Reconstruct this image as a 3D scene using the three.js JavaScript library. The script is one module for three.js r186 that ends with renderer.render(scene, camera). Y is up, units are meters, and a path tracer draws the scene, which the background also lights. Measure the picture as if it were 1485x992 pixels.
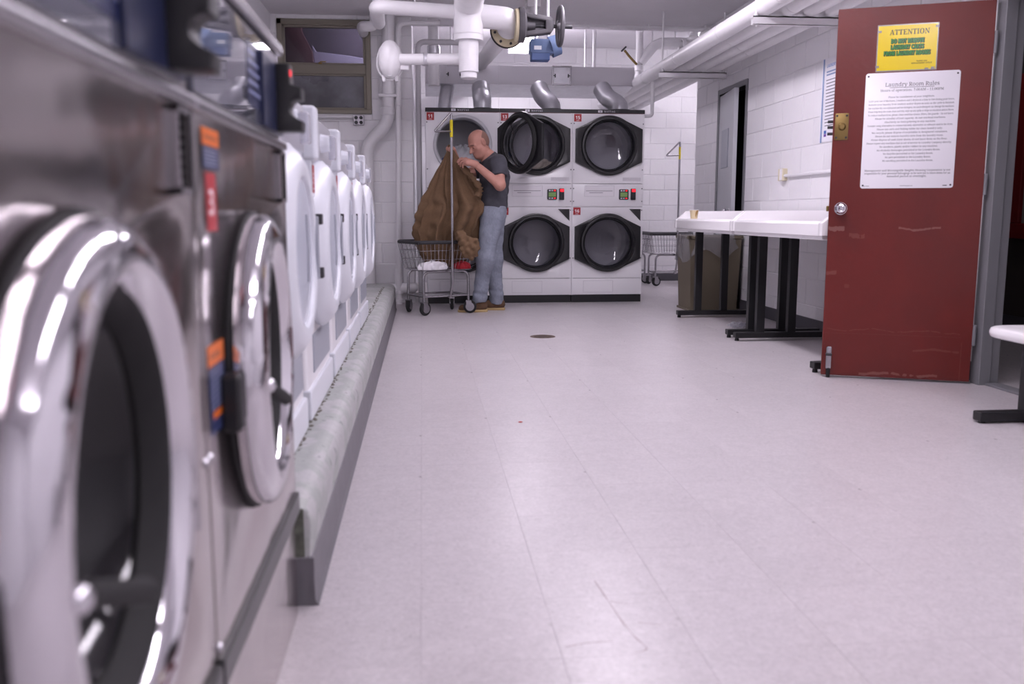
import * as THREE from 'three';
import { RoundedBoxGeometry } from 'three/addons/geometries/RoundedBoxGeometry.js';
import { mergeGeometries, toCreasedNormals } from 'three/addons/utils/BufferGeometryUtils.js';
import { RectAreaLightUniformsLib } from 'three/addons/lights/RectAreaLightUniformsLib.js';

// ------------------------------------------------------------------ camera, lights, exposure
const scene = new THREE.Scene();
scene.background = new THREE.Color(0x000000);
const camera = new THREE.PerspectiveCamera(42.06, 1485 / 992, 0.05, 60);
{
  const yaw = THREE.MathUtils.degToRad(5.718), pitch = THREE.MathUtils.degToRad(8.205);
  camera.position.set(0, 0.914, 0);
  camera.lookAt(Math.sin(yaw) * Math.cos(pitch), 0.914 - Math.sin(pitch), -Math.cos(yaw) * Math.cos(pitch));
  camera.focus = 8.2;
  camera.userData.fStop = 3.0;
}
const renderer = new THREE.WebGLRenderer({ antialias: true });
renderer.toneMapping = THREE.LinearToneMapping;
renderer.toneMappingExposure = 2.7;
renderer.shadowMap.enabled = true;
renderer.shadowMap.type = THREE.PCFSoftShadowMap;
RectAreaLightUniformsLib.init();
const LAMP_TINT = new THREE.Color().setRGB(1.0, 0.915, 1.035);
// fluorescent fittings: x, y of the ceiling they hang under, z centre, length, width, brightness, turned across the room
const FITTINGS = [
  [1.4, 2.85, -0.4, 2.44, 0.22, 7, 0, 'white fluorescent ceiling fitting behind the camera'],
  [1.4, 2.85, -3.3, 2.44, 0.22, 7, 0, 'white fluorescent ceiling fitting over the front of the open floor'],
  [1.4, 2.85, -6.2, 2.44, 0.22, 7, 0, 'white fluorescent ceiling fitting over the middle of the open floor'],
  [-0.62, 2.85, -6.1, 1.22, 0.22, 5, 0, 'white fluorescent ceiling fitting over the white washers'],
  [1.2, 2.95, -10.6, 1.22, 0.24, 9, 0, 'lit fluorescent ceiling fitting behind the gate valve over the dryers'],
  [3.9, 3.08, -10.9, 1.22, 0.28, 5, 1, 'white fluorescent ceiling fitting over the parked carts'],
  [4.1, 2.6, -6.2, 0.61, 0.2, 1.8, 0, 'dim ceiling fitting added to brighten the corridor beyond the red door'],  // added unseen lamp, lifts the corridor walls and red board out of black
];

// ------------------------------------------------------------------ helpers
let seed = 20231;
const rnd = () => { seed = (seed * 1664525 + 1013904223) >>> 0; return seed / 4294967296; };
const rr = (a, b) => a + (b - a) * rnd();
const V = (x, y, z) => new THREE.Vector3(x, y, z);
const taken = {};
function numbered(name) {
  if (!(name in taken)) { taken[name] = 0; return name; }
  taken[name]++;
  return name + '_' + String(taken[name]).padStart(3, '0');
}
function thing(name, label, category, [x, y, z] = [0, 0, 0], group, kind) {
  const o = new THREE.Group(); o.name = numbered(name); o.position.set(x, y, z);
  o.userData = { label, category };
  if (group) o.userData.group = group;
  if (kind) o.userData.kind = kind;
  scene.add(o); return o;
}
function lit(m) { m.castShadow = true; m.receiveShadow = true; return m; }
function part(parent, name, geo, mat, label) {
  const m = lit(new THREE.Mesh(Array.isArray(geo) ? join(geo) : geo, mat)); m.name = name; parent.add(m);
  if (label) m.userData.label = label;
  return m;
}
function solo(name, geo, mat, label, category, pos = [0, 0, 0], group, kind) {
  const m = lit(new THREE.Mesh(Array.isArray(geo) ? join(geo) : geo, mat)); m.name = numbered(name); m.position.set(...pos);
  m.userData = { label, category }; if (group) m.userData.group = group; if (kind) m.userData.kind = kind;
  scene.add(m); return m;
}
function join(list) {
  const l = list.map((g) => { const n = g.index ? g.toNonIndexed() : g.clone(); for (const k of Object.keys(n.attributes)) if (!['position', 'normal', 'uv'].includes(k)) n.deleteAttribute(k); if (!n.attributes.uv) n.setAttribute('uv', new THREE.BufferAttribute(new Float32Array(n.attributes.position.count * 2), 2)); return n; });
  return mergeGeometries(l, false);
}
// planar uv in metres from the dominant normal
function metreUV(g0, du = 0, dv = 0) {
  const g = g0.index ? g0.toNonIndexed() : g0, p = g.attributes.position, n = g.attributes.normal, uv = new Float32Array(p.count * 2);
  for (let i = 0; i < p.count; i += 3) {
    let ax = 0, ay = 0, az = 0;
    for (let k = 0; k < 3; k++) { ax += Math.abs(n.getX(i + k)); ay += Math.abs(n.getY(i + k)); az += Math.abs(n.getZ(i + k)); }
    for (let k = 0; k < 3; k++) {
      const x = p.getX(i + k), y = p.getY(i + k), z = p.getZ(i + k);
      const [u, v] = ax >= ay && ax >= az ? [z, y] : ay >= az ? [x, z] : [x, y];
      uv[(i + k) * 2] = u + du; uv[(i + k) * 2 + 1] = v + dv;
    }
  }
  g.setAttribute('uv', new THREE.BufferAttribute(uv, 2)); return g;
}
function box(w, h, d, x = 0, y = 0, z = 0, r = 0) {
  const g = r > 0 ? new RoundedBoxGeometry(w, h, d, 2, Math.min(r, w / 2.01, h / 2.01, d / 2.01)) : new THREE.BoxGeometry(w, h, d);
  g.translate(x, y, z); return metreUV(g);
}
// box given by its two corners
const box2 = (x0, y0, z0, x1, y1, z1, r = 0) => box(Math.abs(x1 - x0), Math.abs(y1 - y0), Math.abs(z1 - z0), (x0 + x1) / 2, (y0 + y1) / 2, (z0 + z1) / 2, r);
// cylinder between two points
function rod(a, b, r, r2 = r, seg = 16, open = false) {
  const d = b.clone().sub(a), g = new THREE.CylinderGeometry(r2, r, d.length(), seg, 1, open);
  g.applyQuaternion(new THREE.Quaternion().setFromUnitVectors(V(0, 1, 0), d.clone().normalize()));
  const m = a.clone().add(b).multiplyScalar(0.5); g.translate(m.x, m.y, m.z); return g;
}
// round bar swept along a path with filleted corners
function bar(pts, r, { fillet = 0.05, seg = 12, closed = false, steps = 6, caps = true } = {}) {
  const n = pts.length, path = [];
  for (let i = 0; i < n; i++) {
    const p = pts[i];
    if (!closed && (i === 0 || i === n - 1)) { path.push(p.clone()); continue; }
    const a = pts[(i + n - 1) % n], b = pts[(i + 1) % n];
    const da = a.clone().sub(p), db = b.clone().sub(p), f = Math.min(fillet, da.length() * 0.49, db.length() * 0.49);
    const s = p.clone().addScaledVector(da.normalize(), f), e = p.clone().addScaledVector(db.normalize(), f);
    for (let k = 0; k <= steps; k++) { const t = k / steps; path.push(s.clone().multiplyScalar((1 - t) ** 2).addScaledVector(p, 2 * t * (1 - t)).addScaledVector(e, t * t)); }
  }
  const P = closed ? [...path, path[0]] : path, m = P.length;
  const tan = P.map((p, i) => (closed && (i === 0 || i === m - 1) ? P[1].clone().sub(P[m - 2]) : P[Math.min(m - 1, i + 1)].clone().sub(P[Math.max(0, i - 1)])).normalize());
  let u = Math.abs(tan[0].y) < 0.9 ? V(0, 1, 0) : V(1, 0, 0);
  const pos = [], nor = [], uv = [], idx = []; let len = 0;
  for (let i = 0; i < m; i++) {
    u = u.clone().addScaledVector(tan[i], -u.dot(tan[i])).normalize();
    const w = tan[i].clone().cross(u);
    if (i) len += P[i].distanceTo(P[i - 1]);
    for (let k = 0; k <= seg; k++) {
      const a = (k / seg) * Math.PI * 2, nx = u.clone().multiplyScalar(Math.cos(a)).addScaledVector(w, Math.sin(a));
      const q = P[i].clone().addScaledVector(nx, typeof r === 'function' ? r(i / (m - 1)) : r);
      pos.push(q.x, q.y, q.z); nor.push(nx.x, nx.y, nx.z); uv.push(a * (typeof r === 'function' ? r(0) : r), len);
    }
  }
  for (let i = 0; i < m - 1; i++) for (let k = 0; k < seg; k++) { const a = i * (seg + 1) + k, b = a + seg + 1; idx.push(a, a + 1, b, b, a + 1, b + 1); }
  if (!closed && caps) for (const [i, s] of [[0, -1], [m - 1, 1]]) {
    const c = pos.length / 3; pos.push(P[i].x, P[i].y, P[i].z); nor.push(tan[i].x * s, tan[i].y * s, tan[i].z * s); uv.push(0, 0);
    for (let k = 0; k <= seg; k++) { const o = (i * (seg + 1) + k) * 3; pos.push(pos[o], pos[o + 1], pos[o + 2]); nor.push(tan[i].x * s, tan[i].y * s, tan[i].z * s); uv.push(0, 0); }
    for (let k = 0; k < seg; k++) s > 0 ? idx.push(c, c + 1 + k, c + 2 + k) : idx.push(c, c + 2 + k, c + 1 + k);
  }
  const g = new THREE.BufferGeometry();
  g.setAttribute('position', new THREE.Float32BufferAttribute(pos, 3)); g.setAttribute('normal', new THREE.Float32BufferAttribute(nor, 3)); g.setAttribute('uv', new THREE.Float32BufferAttribute(uv, 2)); g.setIndex(idx);
  return g;
}
// lathe with its axis turned to +x, +z or left on +y; profile is [radius, along axis]
function lathe(profile, axis = 'y', seg = 48) {
  const g = toCreasedNormals(new THREE.LatheGeometry(profile.map(([r, h]) => new THREE.Vector2(Math.max(r, 1e-5), h)), seg), 0.6);
  if (axis === 'x') g.rotateZ(-Math.PI / 2); else if (axis === 'z') g.rotateX(Math.PI / 2);
  return g;
}
function extrude(shape, depth, bevel = 0, curve = 16) {
  return metreUV(toCreasedNormals(new THREE.ExtrudeGeometry(shape, { depth: depth - 2 * bevel, bevelEnabled: bevel > 0, bevelThickness: bevel, bevelSize: bevel, bevelOffset: -bevel, bevelSegments: 2, curveSegments: curve }).translate(0, 0, bevel), 0.5));
}
const poly = (pts) => new THREE.Shape(pts.map(([x, y]) => new THREE.Vector2(x, y)));
function roundRect(w, h, r, x = 0, y = 0) {
  const s = new THREE.Shape(), a = x - w / 2, b = y - h / 2; s.moveTo(a + r, b); s.lineTo(a + w - r, b); s.absarc(a + w - r, b + r, r, -Math.PI / 2, 0); s.lineTo(a + w, b + h - r); s.absarc(a + w - r, b + h - r, r, 0, Math.PI / 2); s.lineTo(a + r, b + h); s.absarc(a + r, b + h - r, r, Math.PI / 2, Math.PI); s.lineTo(a, b + r); s.absarc(a + r, b + r, r, Math.PI, 1.5 * Math.PI); return s;
}
// raised piece with chamfered front edges, front facing +z, lower left corner at 0,0
const pieceCache = {};
function piece(w, h, t, c) {
  const key = [w, h, t, c].map((v) => v.toFixed(4)).join();
  if (pieceCache[key]) return pieceCache[key];
  const O = [[0, 0], [w, 0], [w, h], [0, h]], I = [[c, c], [w - c, c], [w - c, h - c], [c, h - c]], pos = [];
  const quad = (a, b, d, e) => pos.push(...a, ...b, ...d, ...a, ...d, ...e);
  quad(...I.map(([x, y]) => [x, y, t]));
  for (let i = 0; i < 4; i++) { const j = (i + 1) % 4; quad([...O[i], t - c], [...O[j], t - c], [...I[j], t], [...I[i], t]); quad([...O[i], -0.002], [...O[j], -0.002], [...O[j], t - c], [...O[i], t - c]); }
  const g = new THREE.BufferGeometry(); g.setAttribute('position', new THREE.Float32BufferAttribute(pos, 3)); g.computeVertexNormals();
  return (pieceCache[key] = metreUV(g));
}
// ------------------------------------------------------------------ noise and textures
const hash = (x, y, s) => { let h = (x * 374761393 + y * 668265263 + s * 2246822519) | 0; h = Math.imul(h ^ (h >>> 13), 1274126177); return ((h ^ (h >>> 16)) >>> 0) / 4294967296; };
function vnoise(x, y, per, s = 1) {   // tileable value noise
  const xi = Math.floor(x), yi = Math.floor(y), fx = x - xi, fy = y - yi, u = fx * fx * (3 - 2 * fx), v = fy * fy * (3 - 2 * fy), m = (a) => ((a % per) + per) % per;
  const a = hash(m(xi), m(yi), s), b = hash(m(xi + 1), m(yi), s), c = hash(m(xi), m(yi + 1), s), d = hash(m(xi + 1), m(yi + 1), s);
  return a + (b - a) * u + (c - a) * v + (a - b - c + d) * u * v;
}
function fbm(x, y, per, oct, s) { let r = 0, a = 0.5, t = 0; for (let o = 0; o < oct; o++) { r += a * vnoise(x, y, per, s + o); t += a; x *= 2; y *= 2; per *= 2; a *= 0.5; } return r / t; }
function tex(w, h, fn, { srgb = true, size = 1, sizeY = size } = {}) {
  const d = new Uint8Array(w * h * 4);
  for (let y = 0; y < h; y++) for (let x = 0; x < w; x++) { const c = fn(x / w, y / h), o = (y * w + x) * 4; for (let k = 0; k < 3; k++) d[o + k] = Math.max(0, Math.min(255, (Array.isArray(c) ? c[k] : c) * 255)); d[o + 3] = 255; }
  const t = new THREE.DataTexture(d, w, h, THREE.RGBAFormat); t.wrapS = t.wrapT = THREE.RepeatWrapping; t.magFilter = THREE.LinearFilter; t.minFilter = THREE.LinearMipmapLinearFilter; t.generateMipmaps = true;
  if (srgb) t.colorSpace = THREE.SRGBColorSpace; t.repeat.set(1 / size, 1 / sizeY); t.needsUpdate = true; return t;
}
function print(w, h, draw) {
  const c = document.createElement('canvas'); c.width = w; c.height = h; draw(c.getContext('2d'), w, h);
  const t = new THREE.CanvasTexture(c); t.colorSpace = THREE.SRGBColorSpace; return t;
}
const std = (o) => new THREE.MeshStandardMaterial(o);
const phys = (o) => new THREE.MeshPhysicalMaterial(o);
const mottle = (base, amp, freq, s, size) => tex(256, 256, (u, v) => { const n = 1 + amp * (fbm(u * freq, v * freq, freq, 4, s) - 0.5) * 2; return base.map((c) => c * n); }, { size });
const bumpNoise = (freq, s, size, oct = 4) => tex(256, 256, (u, v) => fbm(u * freq, v * freq, freq, oct, s), { srgb: false, size });

const M = {};
{
  const wallBump = bumpNoise(24, 5, 0.6);
  M.block = [0.0, -0.012, 0.012].map((d, i) => std({ map: mottle([0.915 + d, 0.91 + d, 0.92 + d], 0.012, 6, 11 + i, 0.9), roughness: 0.42, bumpMap: wallBump, bumpScale: 0.0012 }));
  M.wall = std({ color: 0xe6e5e8, roughness: 0.5, bumpMap: wallBump, bumpScale: 0.001 });
  M.ceiling = std({ map: mottle([0.89, 0.88, 0.895], 0.02, 5, 21, 1.7), roughness: 0.8, bumpMap: wallBump, bumpScale: 0.002 });
  // vinyl composition tile: pinkish grey with flecks
  const fleck = (s, tone) => tex(512, 512, (u, v) => {
    const n = fbm(u * 70, v * 70, 70, 2, s), m = fbm(u * 20, v * 20, 20, 3, s + 7), q = fbm(u * 150, v * 110, 150, 1, s + 13), t = tone + 0.03 * (m - 0.5) + 0.07 * (n - 0.5) + (q > 0.86 ? -0.045 : q < 0.12 ? 0.035 : 0);
    return [t * 1.0, t * 0.972, t * 0.985];
  }, { size: 0.586 });
  const dull = tex(256, 256, (u, v) => 0.3 + 0.14 * (fbm(u * 7, v * 7, 7, 4, 61) - 0.5), { srgb: false, size: 1.7 });
  M.tile = [0.755, 0.75, 0.76].map((t, i) => std({ map: fleck(41 + i * 9, t), roughness: 1, roughnessMap: dull }));
  M.slab = std({ color: 0x8d8588, roughness: 0.8 });
  M.pipe = std({ map: mottle([0.90, 0.895, 0.905], 0.015, 6, 71, 0.5), roughness: 0.36, bumpMap: bumpNoise(8, 73, 0.5), bumpScale: 0.002 });
  M.pipeDull = std({ color: 0xd0ced2, roughness: 0.55 });
  M.white = std({ color: 0xeceaec, roughness: 0.28 });
  M.enamel = phys({ color: 0xe8e7ea, roughness: 0.3, clearcoat: 0.3, clearcoatRoughness: 0.15 });
  M.plastic = std({ color: 0xdcdfe6, roughness: 0.32 });
  M.plasticGrey = std({ color: 0x9a9ea8, roughness: 0.4 });
  M.black = std({ color: 0x17171a, roughness: 0.42 });
  M.blackSatin = std({ color: 0x1d1d20, roughness: 0.3 });
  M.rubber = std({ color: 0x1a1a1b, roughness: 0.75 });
  M.charcoal = std({ color: 0x2e2e32, roughness: 0.6 });
  M.chrome = std({ color: 0xd6d4d8, metalness: 1, roughness: 0.07 });
  M.chromeDull = std({ color: 0xa9a7ab, metalness: 1, roughness: 0.25 });
  const brush = tex(64, 512, (u, v) => 0.5 + 0.5 * (fbm(u * 4, v * 160, 160, 2, 91) - 0.5), { srgb: false, size: 0.5 });
  M.stainless = std({ map: mottle([0.72, 0.69, 0.685], 0.04, 5, 93, 0.8), metalness: 1, roughness: 0.17, bumpMap: bumpNoise(5, 95, 0.7, 3), bumpScale: 0.0035 });
  M.stainlessPlain = std({ color: 0x9d999a, metalness: 1, roughness: 0.22, bumpMap: brush, bumpScale: 0.0003 });
  M.galv = std({ map: mottle([0.82, 0.82, 0.84], 0.05, 9, 97, 0.5), metalness: 0.55, roughness: 0.36 });
  M.ductPaint = std({ color: 0xd2d0d5, roughness: 0.45 });
  M.glass = phys({ color: 0xf4f4f8, transmission: 1, thickness: 0, roughness: 0.03, ior: 1.5 });
  M.glassTint = phys({ color: 0xeeeef2, transmission: 1, thickness: 0, roughness: 0.04, ior: 1.5 });
  M.clearPlastic = phys({ color: 0xe9e9ee, transmission: 0.75, thickness: 0, roughness: 0.3, ior: 1.45 });
  M.bagPlastic = phys({ color: 0xe2e2e6, transmission: 0.8, thickness: 0, roughness: 0.2, side: THREE.DoubleSide });
  M.drum = std({ color: 0xbdbdc2, metalness: 0.1, roughness: 0.45 });
  M.greyFrame = std({ color: 0x7b7b7f, roughness: 0.45 });
  M.greyLeaf = std({ color: 0xb9bbc0, roughness: 0.45 });
  M.olive = std({ color: 0x857f72, roughness: 0.5 });
  M.baseboard = std({ color: 0x4d4c52, roughness: 0.5 });
  M.vinylGrey = std({ map: mottle([0.44, 0.43, 0.45], 0.06, 8, 101, 0.5), roughness: 0.5 });
  M.brass = std({ color: 0x8a7448, metalness: 0.85, roughness: 0.42 });
  M.rubbish = std({ color: 0xe4e2e6, roughness: 0.6 });
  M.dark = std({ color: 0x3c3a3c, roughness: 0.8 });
}
// ------------------------------------------------------------------ the room
const CEIL = 2.85, CEIL2 = 3.08, LEFT = -1.45, RIGHT = 3.02, WIN = -9.25, BACK = -12.0, NEAR = 1.6;
const structure = (name, label, category = name.split('_')[0], pos) => thing(name, label, category, pos, null, 'structure');
{
  const f = structure('floor', 'pinkish grey speckled vinyl tile floor with a waxed shine');
  part(f, 'slab', box2(LEFT - 0.2, -0.2, NEAR + 0.2, 5.4, -0.0034, BACK - 0.2), M.slab);
  const P = 0.293, G = 0.0004, X0 = -0.015, Z0 = -2.01;
  const base = piece(P - G, P - G, 0.0034, 0.0003);
  const variants = [0, 1, 2, 3].map((k) => { const g = base.clone(), uv = g.attributes.uv; for (let i = 0; i < uv.count; i++) { let u = uv.getX(i), v = uv.getY(i); for (let q = 0; q < k; q++) [u, v] = [v, 0.293 - u]; uv.setXY(i, u + (k % 2) * 0.293, v + (k > 1 ? 0.293 : 0)); } return g; });
  const rest = [[], [], []];
  for (let i = Math.ceil((LEFT - X0) / P) - 1; X0 + i * P < 5.1; i++) for (let j = -13; Z0 - j * P > BACK; j++) {
    const x = X0 + i * P, z = Z0 - j * P, v = Math.floor(hash(i, j, 3) * 4) % 4, k = Math.floor(hash(i, j, 9) * 3) % 3;
    if (x > -0.45 && x < 3.0 && z < -1.3 && z > -6.7) {
      const m = part(f, 'tile', variants[v], M.tile[k]); m.rotation.x = -Math.PI / 2; m.position.set(x, -0.0034, z);
    } else rest[k].push(variants[v].clone().rotateX(-Math.PI / 2).translate(x, -0.0034, z));
  }
  const field = join([join(rest[0]), join(rest[1]), join(rest[2])]);
  const far = part(f, 'far_tiles', field, M.tile[0]); far.userData.kind = 'stuff';
  // thin brown scuffs rubbed into the wax
  const rub = std({ color: 0xa5989a, roughness: 0.5 });
  for (const L of [[[0.419, -2.099], [0.428, -1.992], [0.439, -1.856], [0.452, -1.78], [0.467, -1.735], [0.431, -1.723]], [[0.433, -1.976], [0.479, -1.957]], [[0.291, -1.764], [0.338, -1.778], [0.399, -1.779]], [[0.472, -1.86], [0.523, -1.845]]])
    part(f, 'scuff_mark', bar(L.map(([x, z]) => V(x, 0, z)), (t) => 0.0016 + 0.0008 * Math.sin(t * 23), { fillet: 0.03, seg: 8, steps: 8 }).scale(1, 0.12, 1), rub);
}
// painted concrete blocks as raised pieces; place(u, v) tells where the wall's own u, v axes start
function blocks(parent, turn, origin, u0, u1, v0, v1, holes = [], skip = () => false) {
  const C = 0.205, L = 0.41, J = 0.0075, cells = [];
  for (let r = Math.floor(v0 / C); r * C < v1; r++) for (let q = Math.floor(u0 / L) - 1; q * L < u1 + L; q++) {
    const off = r % 2 ? L / 2 : 0;
    let rects = [[Math.max(u0, q * L + off), Math.max(v0, r * C), Math.min(u1, (q + 1) * L + off), Math.min(v1, (r + 1) * C)]];
    for (const [a, b, c, d] of holes) rects = rects.flatMap(([x0, y0, x1, y1]) => {
      if (x1 <= a || x0 >= c || y1 <= b || y0 >= d) return [[x0, y0, x1, y1]];
      const out = []; if (x0 < a) out.push([x0, y0, a, y1]); if (x1 > c) out.push([c, y0, x1, y1]);
      const m0 = Math.max(x0, a), m1 = Math.min(x1, c); if (y0 < b) out.push([m0, y0, m1, b]); if (y1 > d) out.push([m0, d, m1, y1]); return out;
    });
    for (const [x0, y0, x1, y1] of rects) {
      const w = x1 - x0 - J, h = y1 - y0 - J; if (w < 0.02 || h < 0.02 || skip((x0 + x1) / 2, (y0 + y1) / 2)) continue;
      const m = part(parent, 'block', piece(+w.toFixed(3), +h.toFixed(3), 0.006, 0.0035), M.block[Math.floor(hash(q, r, 17) * 3) % 3]);
      m.rotation.y = turn;
      const p = V(x0 + J / 2, y0 + J / 2, 0).applyAxisAngle(V(0, 1, 0), turn); m.position.set(origin[0] + p.x, origin[1] + p.y, origin[2] + p.z);
    }
  }
}
{
  const wl = structure('wall_left', 'white painted wall behind the washers'); part(wl, 'wall', box2(LEFT - 0.2, -0.1, NEAR + 0.2, LEFT, CEIL, WIN - 0.2), M.wall);
  const wf = structure('wall_front', 'white painted wall behind the camera'); part(wf, 'wall', box2(LEFT, -0.1, NEAR, RIGHT + 0.06, CEIL, NEAR + 0.2), M.wall);
  // wall with the window, left of the dryers
  const ww = structure('wall_window', 'white painted block wall around the basement window'), hx0 = -1.392, hx1 = -0.485, hy0 = 1.902, hy1 = 2.806;
  part(ww, 'wall', [box2(LEFT, -0.1, WIN, -0.08, hy0, WIN - 0.2), box2(LEFT, hy0, WIN, hx0, hy1, WIN - 0.2), box2(hx1, hy0, WIN, -0.08, hy1, WIN - 0.2), box2(LEFT, hy1, WIN, -0.08, CEIL, WIN - 0.2)], M.wall);
  blocks(ww, 0, [0, 0, WIN], LEFT, -0.08, 0, CEIL, [[hx0, hy0, hx1, hy1]], (u, v) => v < 0.5 && u < -0.7);
  const ws = structure('wall_side', 'white side wall of the dryer alcove'); part(ws, 'wall', box2(-0.28, -0.1, WIN - 0.2, -0.08, CEIL2, BACK), M.wall);
  const wb = structure('wall_back', 'white painted block wall behind the dryers and carts');
  part(wb, 'wall', box2(-0.3, -0.1, BACK, 5.4, CEIL2, BACK - 0.2), M.wall);
  blocks(wb, 0, [0, 0, BACK], -0.08, 4.3, 0, CEIL2, [], (u, v) => (u < 2.45 && v < 1.8));
  // right wall with two doorways
  const d1 = [-4.49, -3.62, 2.07], d2 = [-9.0, -8.26, 2.1];
  const wr = structure('wall_right', 'white painted block wall on the right above the folding tables');
  part(wr, 'wall', [box2(RIGHT, -0.1, NEAR, RIGHT + 0.06, CEIL, d1[1]), box2(RIGHT, d1[2], d1[1], RIGHT + 0.06, CEIL, d1[0]), box2(RIGHT, -0.1, d1[0], RIGHT + 0.06, CEIL, d2[1]), box2(RIGHT, d2[2], d2[1], RIGHT + 0.06, CEIL, d2[0]), box2(RIGHT, -0.1, d2[0], RIGHT + 0.06, CEIL, -9.775)], M.wall);
  // u runs toward the camera (+z) along the wall when the piece faces -x: turn -90 degrees
  blocks(wr, -Math.PI / 2, [RIGHT, 0, 0], -9.775, -4.52, 0, CEIL, [[d2[0] - 0.05, 0, d2[1] + 0.05, d2[2] + 0.05]]);
  const wa = structure('wall_alcove', 'white return wall beside the parked carts'); part(wa, 'wall', [box2(RIGHT + 0.06, -0.1, -9.575, 5.2, CEIL2, -9.775), box2(5.2, -0.1, -9.575, 5.4, CEIL2, BACK)], M.wall);
  const c = structure('ceiling', 'pale painted plaster ceiling'); part(c, 'slab', box2(LEFT - 0.2, CEIL, NEAR + 0.2, RIGHT + 0.06, CEIL + 0.45, -9.7), M.ceiling);
  const c2 = structure('ceiling_alcove', 'higher white ceiling behind the dryers', 'ceiling'); part(c2, 'slab', [box2(-0.3, CEIL2, -9.7, 5.4, CEIL2 + 0.22, BACK - 0.2), box2(RIGHT + 0.06, CEIL2, -9.5, 5.4, CEIL2 + 0.22, -9.7)], M.ceiling);
  const b1 = structure('baseboard_right', 'dark grey vinyl baseboard under the folding tables'); part(b1, 'strip', [box2(RIGHT - 0.016, 0, -4.52, RIGHT, 0.105, -8.2, 0.004)], M.baseboard);
  const b2 = structure('baseboard_back', 'dark grey vinyl baseboard behind the parked carts'); part(b2, 'strip', [box2(2.3, 0, BACK, 5.2, 0.105, BACK + 0.016, 0.004)], M.baseboard);
  // corridor beyond the red door and closet beyond the grey one
  const co = structure('wall_corridor', 'dim corridor walls beyond the red door');
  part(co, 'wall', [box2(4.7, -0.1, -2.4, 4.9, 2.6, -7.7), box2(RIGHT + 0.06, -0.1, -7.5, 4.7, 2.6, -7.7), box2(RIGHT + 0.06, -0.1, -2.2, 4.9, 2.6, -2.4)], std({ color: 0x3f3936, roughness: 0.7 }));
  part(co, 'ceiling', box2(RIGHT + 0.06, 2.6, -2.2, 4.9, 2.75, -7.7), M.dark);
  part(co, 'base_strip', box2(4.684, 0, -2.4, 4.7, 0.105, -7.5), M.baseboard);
  const cl = structure('wall_closet', 'dark closet behind the grey door'); part(cl, 'wall', [box2(4.2, -0.1, -7.95, 4.3, 2.4, -9.5), box2(RIGHT + 0.06, -0.1, -7.85, 4.3, 2.4, -7.95), box2(RIGHT + 0.06, -0.1, -9.5, 4.3, 2.4, -9.57), box2(RIGHT + 0.06, 2.4, -7.85, 4.3, 2.5, -9.57)], M.dark);
}
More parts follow.
